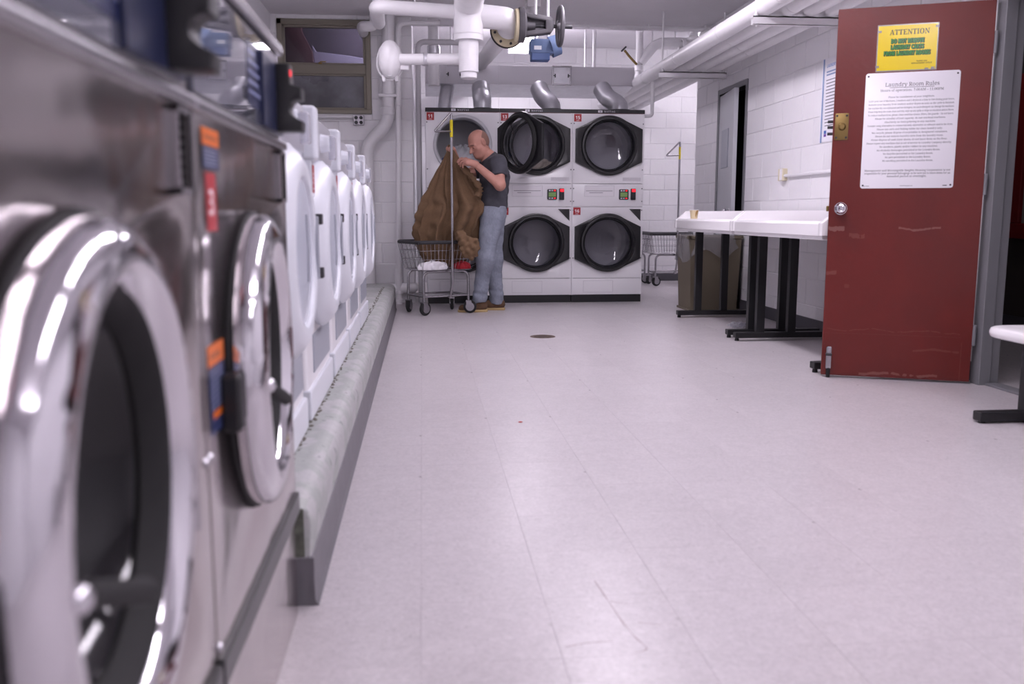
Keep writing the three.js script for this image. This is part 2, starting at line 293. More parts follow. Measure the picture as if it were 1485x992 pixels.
// ------------------------------------------------------------------ window
{
  const w = structure('window_1', 'basement window with olive grey metal frame and two dark panes', 'window', [-0.9385, 1.902, WIN - 0.06]);
  const W = 0.907, H = 0.904, f = 0.05;
  part(w, 'frame', [box2(-W / 2, 0, 0, -W / 2 + f, H, 0.075, 0.006), box2(W / 2 - f, 0, 0, W / 2, H, 0.075, 0.006), box2(-W / 2, 0, 0, W / 2, f * 0.8, 0.085, 0.006), box2(-W / 2, H - f * 1.1, 0, W / 2, H, 0.075, 0.006)], M.olive);
  const sash = (y0, y1) => [box2(-W / 2 + f, y0, 0.01, -W / 2 + f + 0.025, y1, 0.055, 0.004), box2(W / 2 - f - 0.025, y0, 0.01, W / 2 - f, y1, 0.055, 0.004), box2(-W / 2 + f, y0, 0.01, W / 2 - f, y0 + 0.022, 0.055, 0.004), box2(-W / 2 + f, y1 - 0.022, 0.01, W / 2 - f, y1, 0.055, 0.004)];
  part(w, 'meeting_rail', box2(-W / 2 + f, 0.385, 0.005, W / 2 - f, 0.475, 0.07, 0.006), M.olive);
  part(w, 'sash', sash(0.04, 0.39), M.olive); part(w, 'sash', sash(0.47, H - 0.055), M.olive);
  const cloudy = phys({ map: tex(256, 256, (u, v) => { const n = fbm(u * 4, v * 4, 4, 5, 305), m = fbm(u * 3 + 1, v * 3, 3, 3, 309), t = 0.34 + 0.5 * Math.max(0, n - 0.42) + 0.12 * m; return [t, t, t * 1.06]; }, { size: 0.9 }), transmission: 0.45, thickness: 0, roughness: 1, roughnessMap: tex(128, 128, (u, v) => 0.12 + 0.5 * fbm(u * 4, v * 4, 4, 4, 301), { srgb: false, size: 0.8 }) });
  part(w, 'pane', box2(-W / 2 + f + 0.02, 0.06, 0.03, W / 2 - f - 0.02, 0.37, 0.034), cloudy);
  part(w, 'pane', box2(-W / 2 + f + 0.02, 0.49, 0.03, W / 2 - f - 0.02, H - 0.075, 0.034), phys({ color: 0xb8b8c4, transmission: 1, thickness: 0, roughness: 0.05 }));
  part(w, 'latch', [box(0.035, 0.018, 0.02, -0.04, 0.484, 0.075, 0.004), box(0.06, 0.01, 0.012, -0.012, 0.497, 0.09, 0.004)], M.brass);
  const well = structure('wall_window_well', 'dark earthen window well outside the basement window', 'wall');
  part(well, 'wall', [box2(-1.6, 1.6, -10.25, -0.28, 3.3, -10.35), box2(-1.7, 1.6, WIN - 0.2, -1.6, 3.3, -10.35), box2(-1.6, 1.5, WIN - 0.2, -0.28, 1.6, -10.35), box2(-1.6, 3.3, WIN - 0.2, -0.28, 3.4, -10.35)], std({ color: 0x5a5456, roughness: 0.8 }));
  // sloping plastic sheet in the well, lit by the added lamp for a bright streak
  const sl = part(well, 'plastic_sheet', extrude(poly([[-1.1, 1.7], [-1.13, 2.68], [-1.09, 2.61], [-0.98, 2.6], [-0.75, 2.575], [-0.5, 2.535], [-0.3, 2.5], [-0.3, 1.7]]), 0.3, 0.01).translate(0, 0, -10.2), std({ color: 0xd6d0dc, roughness: 0.5 }));
  part(well, 'brick_side', extrude(poly([[-1.6, 1.6], [-1.6, 3.2], [-1.24, 3.2], [-1.22, 2.8], [-1.12, 2.6], [-1.0, 1.6]]), 0.08, 0.01).translate(0, 0, -9.88), std({ color: 0x8a5d5c, roughness: 0.8 }));
  const pl = new THREE.PointLight(new THREE.Color().setRGB(0.95, 0.88, 1), 0.6, 0, 2); pl.position.set(-0.5, 3.0, -9.75); pl.castShadow = true; scene.add(pl);  // added point light and lamp body, brightening the sheet behind the upper pane
  solo('added_well_lamp', lathe([[0, 0], [0.03, 0], [0.045, 0.02], [0.045, 0.05], [0, 0.05]], 'y', 20), std({ color: 0xffffff, emissive: 0xb8b4ff, emissiveIntensity: 1.2 }), 'small bluish lamp added in the window well to brighten the sheet', 'lamp', [-0.5, 3.25, -9.75]);
}
// ------------------------------------------------------------------ doors
{
  // grey door, ajar, beyond the tables
  const fr = structure('trim_1', 'grey steel frame of the narrow grey door', 'door frame');
  part(fr, 'jamb', box2(RIGHT - 0.012, 0, -9.05, RIGHT + 0.1, 2.15, -9.0, 0.004), M.greyFrame); part(fr, 'jamb', box2(RIGHT - 0.012, 0, -8.26, RIGHT + 0.1, 2.15, -8.215, 0.004), M.greyFrame); part(fr, 'head', box2(RIGHT - 0.012, 2.1, -9.0, RIGHT + 0.1, 2.15, -8.26, 0.004), M.greyFrame);
  const d = structure('door_2', 'narrow pale grey steel door standing ajar by the far corner', 'door', [RIGHT - 0.005, 0.01, -8.995]); d.rotation.y = Math.PI / 2 + 0.16;
  // local x runs from the hinge toward the free edge
  d.rotation.y = -Math.PI / 2 - 0.14;
  part(d, 'leaf', box2(0, 0, -0.04, 0.71, 2.07, 0, 0.003), M.greyLeaf);
  part(d, 'louvre_panel', box2(0.18, 1.35, 0, 0.5, 1.72, 0.008, 0.003), M.plasticGrey);
  for (const y of [0.3, 1.1, 1.8]) part(d, 'hinge', rod(V(0.0, y, 0.004), V(0.0, y + 0.1, 0.004), 0.009), M.greyFrame);
  const k = part(d, 'knob', lathe([[0, 0.07], [0.022, 0.066], [0.029, 0.05], [0.022, 0.034], [0.011, 0.028], [0.011, 0.006], [0.03, 0.004], [0.03, 0]], 'z', 24), M.chrome); k.position.set(0.65, 0.93, 0);
}
const DOOR_A = V(2.237, 0, -4.769), DOOR_T = -0.4026;
const onDoor = (u, y, out = 0) => V(u, y, out).applyAxisAngle(V(0, 1, 0), DOOR_T).add(DOOR_A);
{
  const fr = structure('trim_2', 'grey steel frame of the red door', 'door frame');
  part(fr, 'jamb', [box2(RIGHT - 0.055, 0, -4.51, RIGHT + 0.01, 2.09, -4.43, 0.004), box2(RIGHT + 0.01, 0, -4.5, RIGHT + 0.062, 2.09, -4.44, 0.004)], M.greyFrame);
  part(fr, 'jamb', box2(RIGHT - 0.055, 0, -3.66, RIGHT + 0.065, 2.09, -3.6, 0.004), M.greyFrame); part(fr, 'head', box2(RIGHT - 0.055, 2.03, -4.43, RIGHT + 0.065, 2.09, -3.66, 0.004), M.greyFrame);
  part(fr, 'threshold', box2(RIGHT - 0.02, 0, -4.43, RIGHT + 0.065, 0.012, -3.66, 0.003), M.greyFrame);
  // red paint with scuffs scraped down to primer
  const red = tex(512, 1024, (u, v) => {
    const n = fbm(u * 6, v * 12, 12, 4, 201), t = 1 + 0.14 * (n - 0.5); let c = [0.40 * t, 0.098 * t, 0.07 * t];
    const X = u * 0.76, Y = v * 2.0, w = fbm(u * 40, v * 40, 40, 3, 207);
    const scuff = (x0, x1, y, h, k) => { if (X < x0 || X > x1) return 0; const yy = y + 0.006 * Math.sin(X * 22 + y * 9) + 0.008 * (fbm(X * 30, 3, 64, 2, 210 + Math.floor(y * 10)) - 0.5), m = Math.abs(Y - yy) / (h * (0.35 + w)); return m < 1 && w > 0.33 ? k : 0; };
    const s = Math.max(scuff(0, 0.085, 0.815, 0.014, 0.8), scuff(0.11, 0.19, 0.785, 0.014, 0.45), scuff(0.36, 0.57, 0.822, 0.006, 0.8), scuff(0, 0.055, 0.58, 0.012, 0.5), scuff(0.47, 0.7, 0.16, 0.006, 0.35), scuff(0.1, 0.13, 0.5, 0.01, 0.3), scuff(0.2, 0.6, 0.02, 0.008, 0.7), scuff(0.02, 0.7, 0.262, 0.0025, 0.4));
    const side = X > 0.708 && X < 0.712 && Y < 0.25 && w > 0.4 ? 0.3 : 0, k = Math.max(s, side);
    return c.map((q, i) => q + ([0.6, 0.5, 0.48][i] - q) * k * 0.7);
  }, { size: 0.76, sizeY: 2.0 });
  const d = structure('door_1', 'dark red door standing open with two notices on it', 'door', [DOOR_A.x, 0.012, DOOR_A.z]); d.rotation.y = DOOR_T;
  part(d, 'leaf', box2(0, 0, -0.044, 0.7605, 1.985, 0, 0.003), std({ map: red, roughness: 0.36, bumpMap: bumpNoise(20, 205, 0.5), bumpScale: 0.0006 }));
  const k = part(d, 'knob', lathe([[0, 0.062], [0.012, 0.062], [0.014, 0.066], [0.024, 0.062], [0.03, 0.046], [0.022, 0.03], [0.012, 0.024], [0.012, 0.006], [0.034, 0.004], [0.034, 0]], 'z', 32), M.chrome, 'chrome knob'); k.position.set(0.06, 0.93, 0);
  const lp = part(d, 'lock_plate', extrude(roundRect(0.07, 0.142, 0.006), 0.006, 0.0015).translate(0.043, 1.37, 0), M.brass, 'worn brass lock plate');
  part(lp, 'lock_cylinder', lathe([[0, 0.016], [0.012, 0.016], [0.017, 0.012], [0.02, 0.003], [0.02, 0]], 'z', 24).translate(0.046, 1.37, 0.006), M.brass);
  for (const [x, y] of [[-0.025, 0.058], [0.025, 0.058], [-0.025, -0.058], [0.025, -0.058]]) part(lp, 'screw', lathe([[0, 0.003], [0.005, 0.002], [0.006, 0]], 'z', 10).translate(0.043 + x, 1.37 + y, 0.006), M.charcoal);
  for (const y of [1.4, 1.37, 1.335]) part(d, 'bolt', rod(V(-0.028, y, -0.022), V(0.0, y, -0.022), 0.008), M.charcoal);
  part(d, 'latch_bolt', box2(-0.014, 0.915, -0.03, 0, 0.945, -0.014, 0.004), M.brass);
  const st = part(d, 'door_holder', extrude(roundRect(0.03, 0.13, 0.01), 0.02, 0.004).translate(0.037, 0.1, 0), M.chromeDull, 'metal kick-down door holder');
  part(st, 'clip', box(0.034, 0.014, 0.03, 0.037, 0.12, 0.018, 0.004), M.charcoal); part(st, 'rubber_foot', rod(V(0.037, -0.01, 0.016), V(0.037, 0.04, 0.016), 0.011), M.rubber);
  for (const y of [0.2, 1.0, 1.72]) part(d, 'hinge', rod(V(0.768, y, 0.004), V(0.768, y + 0.11, 0.004), 0.009), M.greyFrame);
  part(d, 'kick_plate', box2(0.015, 0.01, 0, 0.71, 0.24, 0.0012), std({ map: red, roughness: 0.36 }));
}
{
  const yellow = print(620, 480, (c, w, h) => {
    c.fillStyle = '#e8cf1c'; c.fillRect(0, 0, w, h); c.textAlign = 'center'; c.fillStyle = '#1d1a10'; c.font = 'bold 78px serif'; c.fillText('ATTENTION', w * 0.53, 100, 420);
    c.font = 'bold 62px sans-serif'; c.lineWidth = 9; c.strokeStyle = '#1c2a14';
    [['DO NOT REMOVE', 190, 350], ['LAUNDRY CARTS', 255, 350], ['FROM LAUNDRY ROOMS', 320, 490]].forEach(([t, y, m]) => { c.strokeText(t, w / 2 + 6, y + 3, m); c.strokeText(t, w / 2, y, m); c.fillStyle = '#2f9a37'; c.fillText(t, w / 2, y, m); });
    c.fillStyle = '#1d1a10'; c.font = 'bold 20px sans-serif'; c.fillText('THANK YOU', w * 0.76, 398); c.fillText('MANAGEMENT OFFICE', w * 0.76, 420);
  });
  const s = thing('notice_sign', 'yellow laminated ATTENTION notice taped near the top of the red door', 'sign', onDoor(0.348, 1.668, 0.001).toArray()); s.rotation.set(0, DOOR_T, 0);
  part(s, 'sheet', new THREE.BoxGeometry(0.287, 0.228, 0.0012).translate(0, 0.114, 0.0006), std({ map: yellow, roughness: 0.18 }));
  const lam = phys({ color: 0xf4f2e4, transmission: 0.7, thickness: 0, roughness: 0.15 });
  part(s, 'laminate', box2(-0.149, -0.006, 0, 0.149, 0.234, 0.0005), lam);
  for (const [x, y] of [[-0.142, 0.02], [0.142, 0.215], [-0.138, 0.2], [0.13, 0.004], [0.1, 0.0]]) part(s, 'tape', box(0.018, 0.012, 0.0006, x, y, 0.0018), M.bagPlastic);
  const rules = print(900, 1180, (c, w, h) => {
    c.fillStyle = '#efedf2'; c.fillRect(0, 0, w, h); c.fillStyle = '#24222a'; c.textAlign = 'center';
    c.font = '52px serif'; c.fillText('Laundry Room Rules', w / 2, 140); c.fillRect(w / 2 - 212, 150, 424, 4);
    c.font = '33px serif'; c.fillText('Hours of operation: 7:00AM – 11:00PM', w / 2, 190);
    const L = ['Please be considerate of your neighbors.', 'Limit your use of Machines, 2 washers and 2 dryers at a time to One during peak hours.', 'Remove your laundry from washers and/or dryers as soon as the cycle is finished.', 'Use machine dry non-oil/stained and low detergent, too much detergent can damage the machines.', 'Please help keep the room clean and tidy, wipe up any spills or drips on machines and/or floors.', 'To reduce malfunctions, please clean machine drums, filters, lint guards – Do not leave.', 'Please be mindful of load capacity, do not overload machines.', 'Absolutely no tinting/dyeing in any machine.', 'Consider using alternatives to commercial static elimination or softeners used in the dryer.', 'Please use carts and folding tables for clean laundry only.', 'We recycle, please dispose of recyclables in designated containers.', 'Please do not remove laundry carts from the laundry room.', 'Please dispose of used dryer sheets, do not leave them on the floor.', 'Please report any machine that is out of service to Laundry Company directly.', 'No sneakers, plastic and/or rubber in any machine.', 'No alcoholic beverages permitted in the Laundry Room.', 'No bicycles permitted in the Laundry Room.', 'No pets permitted in the Laundry Room.', 'No smoking permitted in the Laundry Room.'];
    c.font = '23px serif'; L.forEach((t, i) => c.fillText(t, w / 2, 256 + i * 36, 820));
    c.font = '27px serif'; ['Management and Morningside Heights Housing Corporation is not', 'responsible for your personal belongings so be sure not to leave items for an', 'extended period or overnight.'].forEach((t, i) => c.fillText(t, w / 2, 1005 + i * 30, 830));
    c.font = '13px serif'; c.fillText('RT-35861', 62, 1160); c.fillText('myparkingsign.com', w / 2, 1158); c.fillRect(800, 1150, 40, 8);
  });
  const r = thing('rules_sign', 'white metal laundry room rules sign screwed to the red door', 'sign', onDoor(0.384, 1.05, 0.001).toArray()); r.rotation.set(0.0, DOOR_T, 0);
  const g = extrude(roundRect(0.461, 0.606, 0.014, 0, 0.303), 0.002, 0.0004); const uv = g.attributes.uv, p = g.attributes.position; for (let i = 0; i < uv.count; i++) uv.setXY(i, p.getX(i) / 0.461 + 0.5, p.getY(i) / 0.606);
  part(r, 'plate', g, std({ map: rules, roughness: 0.3 }));
  for (const [x, y] of [[-0.217, 0.59], [0.217, 0.59], [-0.217, 0.016], [0.217, 0.016]]) part(r, 'screw', lathe([[0, 0.003], [0.004, 0.002], [0.005, 0]], 'z', 10).translate(x, y, 0.002), M.charcoal);
  // poster on the right wall, partly behind the red door
  const pt = print(420, 620, (c, w, h) => { c.fillStyle = '#e9e8ee'; c.fillRect(0, 0, w, h); c.fillStyle = '#5a83b8'; c.fillRect(22, 0, 16, h); c.fillStyle = '#3c5f94'; c.fillRect(42, 0, 6, h); c.fillStyle = '#5d86c4'; c.font = 'bold 34px sans-serif'; c.fillText('LAUNDRY', 80, 70); c.fillStyle = '#7a8fb6'; c.fillRect(80, 96, 250, 12); c.fillRect(80, 118, 200, 12); c.fillStyle = '#4c4c58'; for (let i = 0; i < 15; i++) c.fillRect(80 + (i % 3) * 4, 160 + i * 24, 290 - (i * 37) % 70, 6); c.fillStyle = '#3a5fa8'; c.fillRect(80, 534, 40, 24); c.fillStyle = '#6a3a98'; c.fillRect(80, 560, 40, 20); });
  const w = thing('wall_poster', 'white paper poster with blue side stripe on the white block wall', 'poster', [RIGHT - 0.008, 1.445, -6.44]); w.rotation.y = -Math.PI / 2;
  part(w, 'paper', new THREE.BoxGeometry(0.42, 0.61, 0.002).translate(0, 0.305, 0), std({ map: pt, roughness: 0.4 }));
}
{
  // framed red board in the corridor
  const b = thing('notice_board', 'red framed notice board in the dim corridor beyond the door', 'notice board', [4.69, 0.72, -6.3]); b.rotation.y = -Math.PI / 2;
  const rm = std({ color: 0x7e1c1e, roughness: 0.45 });
  part(b, 'frame', [box2(-0.4, 0, 0, 0.4, 0.12, 0.05, 0.01), box2(-0.4, 1.15, 0, 0.4, 1.27, 0.05, 0.01), box2(-0.4, 0.12, 0, -0.3, 1.15, 0.05, 0.01), box2(0.3, 0.12, 0, 0.4, 1.15, 0.05, 0.01)], rm);
  part(b, 'panel', box2(-0.3, 0.12, 0, 0.3, 1.15, 0.02), std({ color: 0x8a8580, roughness: 0.5 }));
}
// ------------------------------------------------------------------ concrete curb under the washers
{
  const c = thing('concrete_curb', 'worn painted concrete curb running under the white washers', 'curb', [-0.266, 0, -2.03]);
  const worn = tex(512, 512, (u, v) => { const n = fbm(u * 6, v * 6, 6, 5, 401), m = fbm(u * 30, v * 30, 30, 3, 407), k = n > 0.58 ? 0.7 : n > 0.55 ? 0.35 : 0, d = m > 0.72 ? 0.85 : 1; const a = [0.70, 0.70, 0.70], b = [0.63, 0.65, 0.63]; return a.map((q, i) => (q + (b[i] - q) * k) * d * (0.96 + 0.08 * m)); }, { size: 0.9 });
  const cm = std({ map: worn, roughness: 0.5, bumpMap: bumpNoise(16, 409, 0.5), bumpScale: 0.0015 });
  const s = new THREE.Shape(); s.moveTo(-1.18, 0); s.lineTo(-0.012, 0); s.lineTo(0, 0.19); s.quadraticCurveTo(0, 0.245, -0.06, 0.25); s.lineTo(-1.18, 0.25); s.closePath();
  part(c, 'curb', extrude(s, 6.6, 0.012), cm).position.set(0, 0, -6.6);
  // the profile lies in x, y and runs along -z
  part(c, 'vinyl_base', [extrude(poly([[-0.012, 0], [0.012, 0], [0.004, 0.012], [-0.002, 0.115], [-0.01, 0.118]]), 6.61, 0).translate(0, 0, -6.602), box2(-0.5, 0, 0, 0.004, 0.118, 0.008, 0.003)], M.vinylGrey);
  part(c, 'dirt_patch', box2(-0.06, 0.118, -0.001, -0.018, 0.235, 0.0025, 0.001), std({ map: mottle([0.40, 0.41, 0.37], 0.25, 12, 411, 0.2), roughness: 0.8 }));
  const d = []; for (let i = 0; i < 260; i++) { const z = -0.15 - i * 0.0232 + rr(-0.04, 0.04), x = -0.1 + rr(-0.006, 0.014); d.push(new THREE.IcosahedronGeometry(rr(0.003, 0.008), 0).scale(1, 0.35, 1.8).translate(x, 0.251, z)); }
  const lint = part(c, 'lint', d, std({ color: 0x6b665c, roughness: 1 })); lint.userData.kind = 'stuff';
}
// ------------------------------------------------------------------ ceiling light fittings
for (const [x, y, z, L, W, I, across, label] of FITTINGS) {
  const f = thing('ceiling_light', label, 'ceiling light', [x, y, z], 'fluorescent ceiling fittings'); if (across) f.rotation.y = Math.PI / 2;
  part(f, 'housing', box2(-W / 2, -0.03, -L / 2, W / 2, 0, L / 2, 0.008), M.white);
  part(f, 'end_cap', box2(-W / 2 - 0.004, -0.1, L / 2 - 0.012, W / 2 + 0.004, -0.002, L / 2 + 0.006, 0.005), M.white); part(f, 'end_cap', box2(-W / 2 - 0.004, -0.1, -L / 2 - 0.006, W / 2 + 0.004, -0.002, -L / 2 + 0.012, 0.005), M.white);
  part(f, 'diffuser', box2(-W / 2 + 0.004, -0.095, -L / 2 + 0.012, W / 2 - 0.004, -0.03, L / 2 - 0.012, 0.03), std({ color: 0xffffff, emissive: LAMP_TINT, emissiveIntensity: I * 0.8, roughness: 0.4 }));
  const l = new THREE.RectAreaLight(LAMP_TINT, I * 0.55, across ? L : W, across ? W : L); l.position.set(x, y - 0.105, z); l.lookAt(x, 0, z); l.rotation.set(-Math.PI / 2, 0, 0); scene.add(l);
  if (y === 2.95) for (const s of [-0.45, 0.45]) part(f, 'stem', rod(V(0, -0.002, s), V(0, CEIL2 - y, s), 0.01), M.white);
}
// ------------------------------------------------------------------ printed numbers
const numberPrint = {};
function numberMat(n) {
  return (numberPrint[n] ||= std({ roughness: 0.4, map: print(96, 96, (c, w, h) => { c.fillStyle = '#a8242c'; c.fillRect(0, 0, w, h); c.fillStyle = '#f4eef0'; c.textAlign = 'center'; c.font = 'bold 58px sans-serif'; c.fillText(String(n), w / 2, 66); c.fillRect(28, 80, 40, 5); }) }));
}
// ------------------------------------------------------------------ stacked dryers
const capPrint = std({ roughness: 0.4, map: print(1024, 60, (c, w, h) => { c.fillStyle = '#1c1c20'; c.fillRect(0, 0, w, h); c.fillStyle = '#d8d6dc'; c.fillRect(356, 12, 62, 34); c.fillStyle = '#1c1c20'; c.font = 'bold 24px sans-serif'; c.textAlign = 'center'; c.fillText('M', 387, 38); c.fillStyle = '#b9b7be'; c.font = 'bold 36px serif'; c.fillText('MAYTAG', 520, 42, 180); c.fillStyle = '#7d1f28'; c.fillRect(0, 57, w, 3); }) });
const lcdMat = std({ roughness: 0.3, color: 0x76905a, emissive: 0x4f8a30, emissiveIntensity: 0.08 }), ledMat = std({ roughness: 0.3, color: 0xd8202c, emissive: 0xff1626, emissiveIntensity: 0.7 });
const smallPrint = std({ roughness: 0.5, map: print(256, 64, (c, w, h) => { c.fillStyle = '#e6e4e8'; c.fillRect(0, 0, w, h); c.fillStyle = '#77757c'; c.fillRect(10, 30, 236, 3); c.fillRect(40, 42, 120, 3); }) });
const ventPrint = std({ roughness: 0.5, map: print(256, 48, (c, w, h) => { c.fillStyle = '#d9d7db'; c.fillRect(0, 0, w, h); c.fillStyle = '#a3a1a8'; for (let y = 4; y < 48; y += 7) for (let x = 4 + (y % 2) * 3; x < 256; x += 9) c.fillRect(x, y, 5, 3); }) });
function hexOutline(k = 1) {
  const s = new THREE.Shape(), a = 0.345 * k, b = 0.165 * k, R = 0.3 * k, t = 0.97; // flat sides, sloping shoulders, round crown
  s.moveTo(a, -b); s.lineTo(a, b); s.lineTo(R * Math.cos(t), R * Math.sin(t)); s.absarc(0, 0, R, t, Math.PI - t); s.lineTo(-a, b); s.lineTo(-a, -b); s.lineTo(-R * Math.cos(t), -R * Math.sin(t)); s.absarc(0, 0, R, Math.PI + t, 2 * Math.PI - t); s.lineTo(a, -b); return s;
}
const hexFrameGeo = (() => { const s = hexOutline(); const h = new THREE.Path(); h.absarc(0, 0, 0.25, 0, Math.PI * 2, true); s.holes.push(h); return extrude(s, 0.035, 0.007, 40); })();
const ringGeo = lathe([[0.252, 0.0], [0.285, 0.0], [0.288, 0.01], [0.28, 0.024], [0.262, 0.026], [0.25, 0.012], [0.246, -0.03], [0.252, -0.03]], 'z', 64);
const bowlGeo = lathe([[0.25, 0.006], [0.245, -0.02], [0.225, -0.05], [0.18, -0.075], [0.1, -0.088], [0, -0.09]], 'z', 48);
function dryerDoor(parent, name, x, y, z, turn = 0) {
  const d = new THREE.Group(); d.name = name; d.position.set(x, y, z); d.rotation.y = turn; parent.add(d);
  return d;
}
function fillDoor(d, ox) {   // ox: where the door's centre lies from its hinge
  part(d, 'door_frame', hexFrameGeo, M.blackSatin).position.x = ox;
  const r = part(d, 'door_ring', ringGeo, M.black); r.position.set(ox, 0, 0.033);
  const g = part(d, 'door_glass', bowlGeo, M.glassTint); g.position.set(ox, 0, 0.03);
  const rib = part(d, 'gasket', lathe([[0.235, 0], [0.275, 0], [0.28, -0.012], [0.262, -0.03], [0.24, -0.03], [0.235, 0]], 'z', 48), M.rubber); rib.position.x = ox;
}
const drumGeo = lathe([[0.27, 0.0], [0.262, -0.03], [0.255, -0.05], [0.3, -0.09], [0.34, -0.11], [0.34, -0.62], [0.3, -0.66], [0, -0.66]], 'z', 48);
function dryerStack(x0, numbers, label, open) {
  const W = 0.742, D = 0.86, H = 1.96, t = thing('stacked_dryer', label, 'dryer', [x0 + W / 2, 0, -9.13], 'stacked dryers in a row');
  const sh = new THREE.Shape(poly([[-W / 2, 0], [W / 2, 0], [W / 2, 0.68], [-W / 2, 0.68]]).getPoints());
  const panel = (y0, y1, holeY) => { const s = poly([[-W / 2 + 0.003, y0], [W / 2 - 0.003, y0], [W / 2 - 0.003, y1], [-W / 2 + 0.003, y1]]); if (holeY) { const h = new THREE.Path(); h.absarc(0, holeY, 0.275, 0, Math.PI * 2, true); s.holes.push(h); } return extrude(s, 0.02, 0.002, 40).translate(0, 0, -0.02); };
  part(t, 'plinth', box2(-W / 2 + 0.004, 0, -D, W / 2 - 0.004, 0.078, -0.012), M.black);
  part(t, 'cabinet', [box2(-W / 2, 0.078, -D, -W / 2 + 0.018, H - 0.04, -0.004), box2(W / 2 - 0.018, 0.078, -D, W / 2, H - 0.04, -0.004), box2(-W / 2, 0.078, -D, W / 2, H - 0.04, -D + 0.018), box2(-W / 2, H - 0.06, -D, W / 2, H - 0.04, -0.02), box2(-W / 2, 0.985, -D, W / 2, 1.215, -0.025), box2(-W / 2, 0.078, -D, W / 2, 0.24, -0.025)], M.enamel);
  part(t, 'lint_panel', panel(0.08, 0.248), M.enamel);
  part(t, 'front_panel', panel(0.252, 0.982, 0.618), M.enamel);
  part(t, 'control_panel', panel(0.986, 1.216), M.enamel);
  part(t, 'front_panel', panel(1.22, H - 0.042, 1.6), M.enamel);
  const cap = part(t, 'top_cap', [box2(-W / 2, H - 0.04, -D, W / 2, H, -0.001, 0.003)], M.black);
  const cg = new THREE.PlaneGeometry(W, 0.04); part(cap, 'brand_strip', cg, capPrint).position.set(0, H - 0.02, 0.0008);
  for (const [i, y] of [[0, 1.6], [1, 0.618]]) {
    part(t, 'drum', drumGeo, M.drum).position.set(0, y, -0.012);
    const tag = part(t, 'number_plate', new THREE.BoxGeometry(0.075, 0.075, 0.003), numberMat(numbers[i])); tag.position.set(-W / 2 + 0.05, i ? 0.94 : 1.876, 0.0015);
    if (open && i === 0) {
      const d = dryerDoor(t, 'door', W / 2 - 0.025, y, 0.004, 0); d.rotation.y = THREE.MathUtils.degToRad(123);
      fillDoor(d, -0.345);
      part(t, 'opening_ring', lathe([[0.262, 0.0], [0.292, 0.0], [0.296, 0.006], [0.288, 0.012], [0.268, 0.012], [0.262, 0.0]], 'z', 64), M.drum).position.set(0, y, 0);
    } else { const d = dryerDoor(t, 'door', 0.345, y, 0.002); fillDoor(d, -0.345); }
    if (i) part(t, 'corner_badge', extrude(poly([[W / 2 - 0.145, 0.962], [W / 2 - 0.025, 0.962], [W / 2 - 0.025, 0.84]]), 0.006, 0.0015), M.blackSatin, 'black triangular badge');
    part(t, 'label_strip', new THREE.BoxGeometry(0.19, 0.035, 0.002), ventPrint).position.set(W / 2 - 0.125, 1.265 + (i ? -10 : 0), 0.001);
    if (i) t.children.pop();
  }
  // control panel: recessed card frame, display, card reader
  const rim = (x, y, w, h) => [box(w, 0.004, 0.004, x, y + h / 2, 0.001), box(w, 0.004, 0.004, x, y - h / 2, 0.001), box(0.004, h, 0.004, x - w / 2, y, 0.001), box(0.004, h, 0.004, x + w / 2, y, 0.001)];
  part(t, 'card_frame', rim(-0.09, 1.145, 0.31, 0.11), M.pipeDull); part(t, 'instruction_card', new THREE.BoxGeometry(0.3, 0.1, 0.002).translate(-0.09, 1.145, 0.0005), smallPrint);
  const disp = part(t, 'display_unit', extrude(roundRect(0.1, 0.105, 0.012), 0.014, 0.004).translate(0.165, 1.11, 0), M.charcoal);
  part(disp, 'screen', box(0.074, 0.045, 0.004, 0.165, 1.108, 0.0145), lcdMat); for (let k = 0; k < 3; k++) { part(disp, 'button', box(0.018, 0.012, 0.004, 0.139 + k * 0.026, 1.148, 0.0145, 0.002), k === 2 ? ledMat : M.plastic); part(disp, 'button', box(0.018, 0.01, 0.004, 0.139 + k * 0.026, 1.071, 0.0145, 0.002), k === 2 ? ledMat : M.plastic); }
  const rd = part(t, 'card_reader', box(0.05, 0.115, 0.03, 0.262, 1.112, 0.014, 0.006), M.black); part(rd, 'card_light', box(0.036, 0.028, 0.004, 0.264, 1.15, 0.029, 0.001), ledMat); part(rd, 'card_slot', box(0.006, 0.06, 0.012, 0.258, 1.1, 0.03, 0.002), M.charcoal);
  part(t, 'lint_door', rim(-0.09, 0.165, 0.31, 0.12), M.pipeDull);
  for (const y of [0.46, 0.95, 1.04, 1.17, 1.36, 1.82]) for (const s of [-1, 1]) part(t, 'screw', lathe([[0, 0.004], [0.006, 0.003], [0.007, 0]], 'z', 8).translate(s * (W / 2 - 0.014), y, 0), M.greyFrame);
  // exhaust outlet at the back of the top
  part(t, 'exhaust_collar', lathe([[0.1, 0], [0.1, 0.05], [0.108, 0.05], [0.108, 0]], 'y', 28).translate(0.24, H, -0.6), M.galv);
  return t;
}
dryerStack(0.046, [11, 12], 'white stacked dryer with number 11 and its top door swung open', true);
dryerStack(0.79, [13, 14], 'middle white stacked dryer with numbers 13 and 14', false);
dryerStack(1.534, [15, 16], 'white stacked dryer with numbers 15 and 16 at the right end', false);
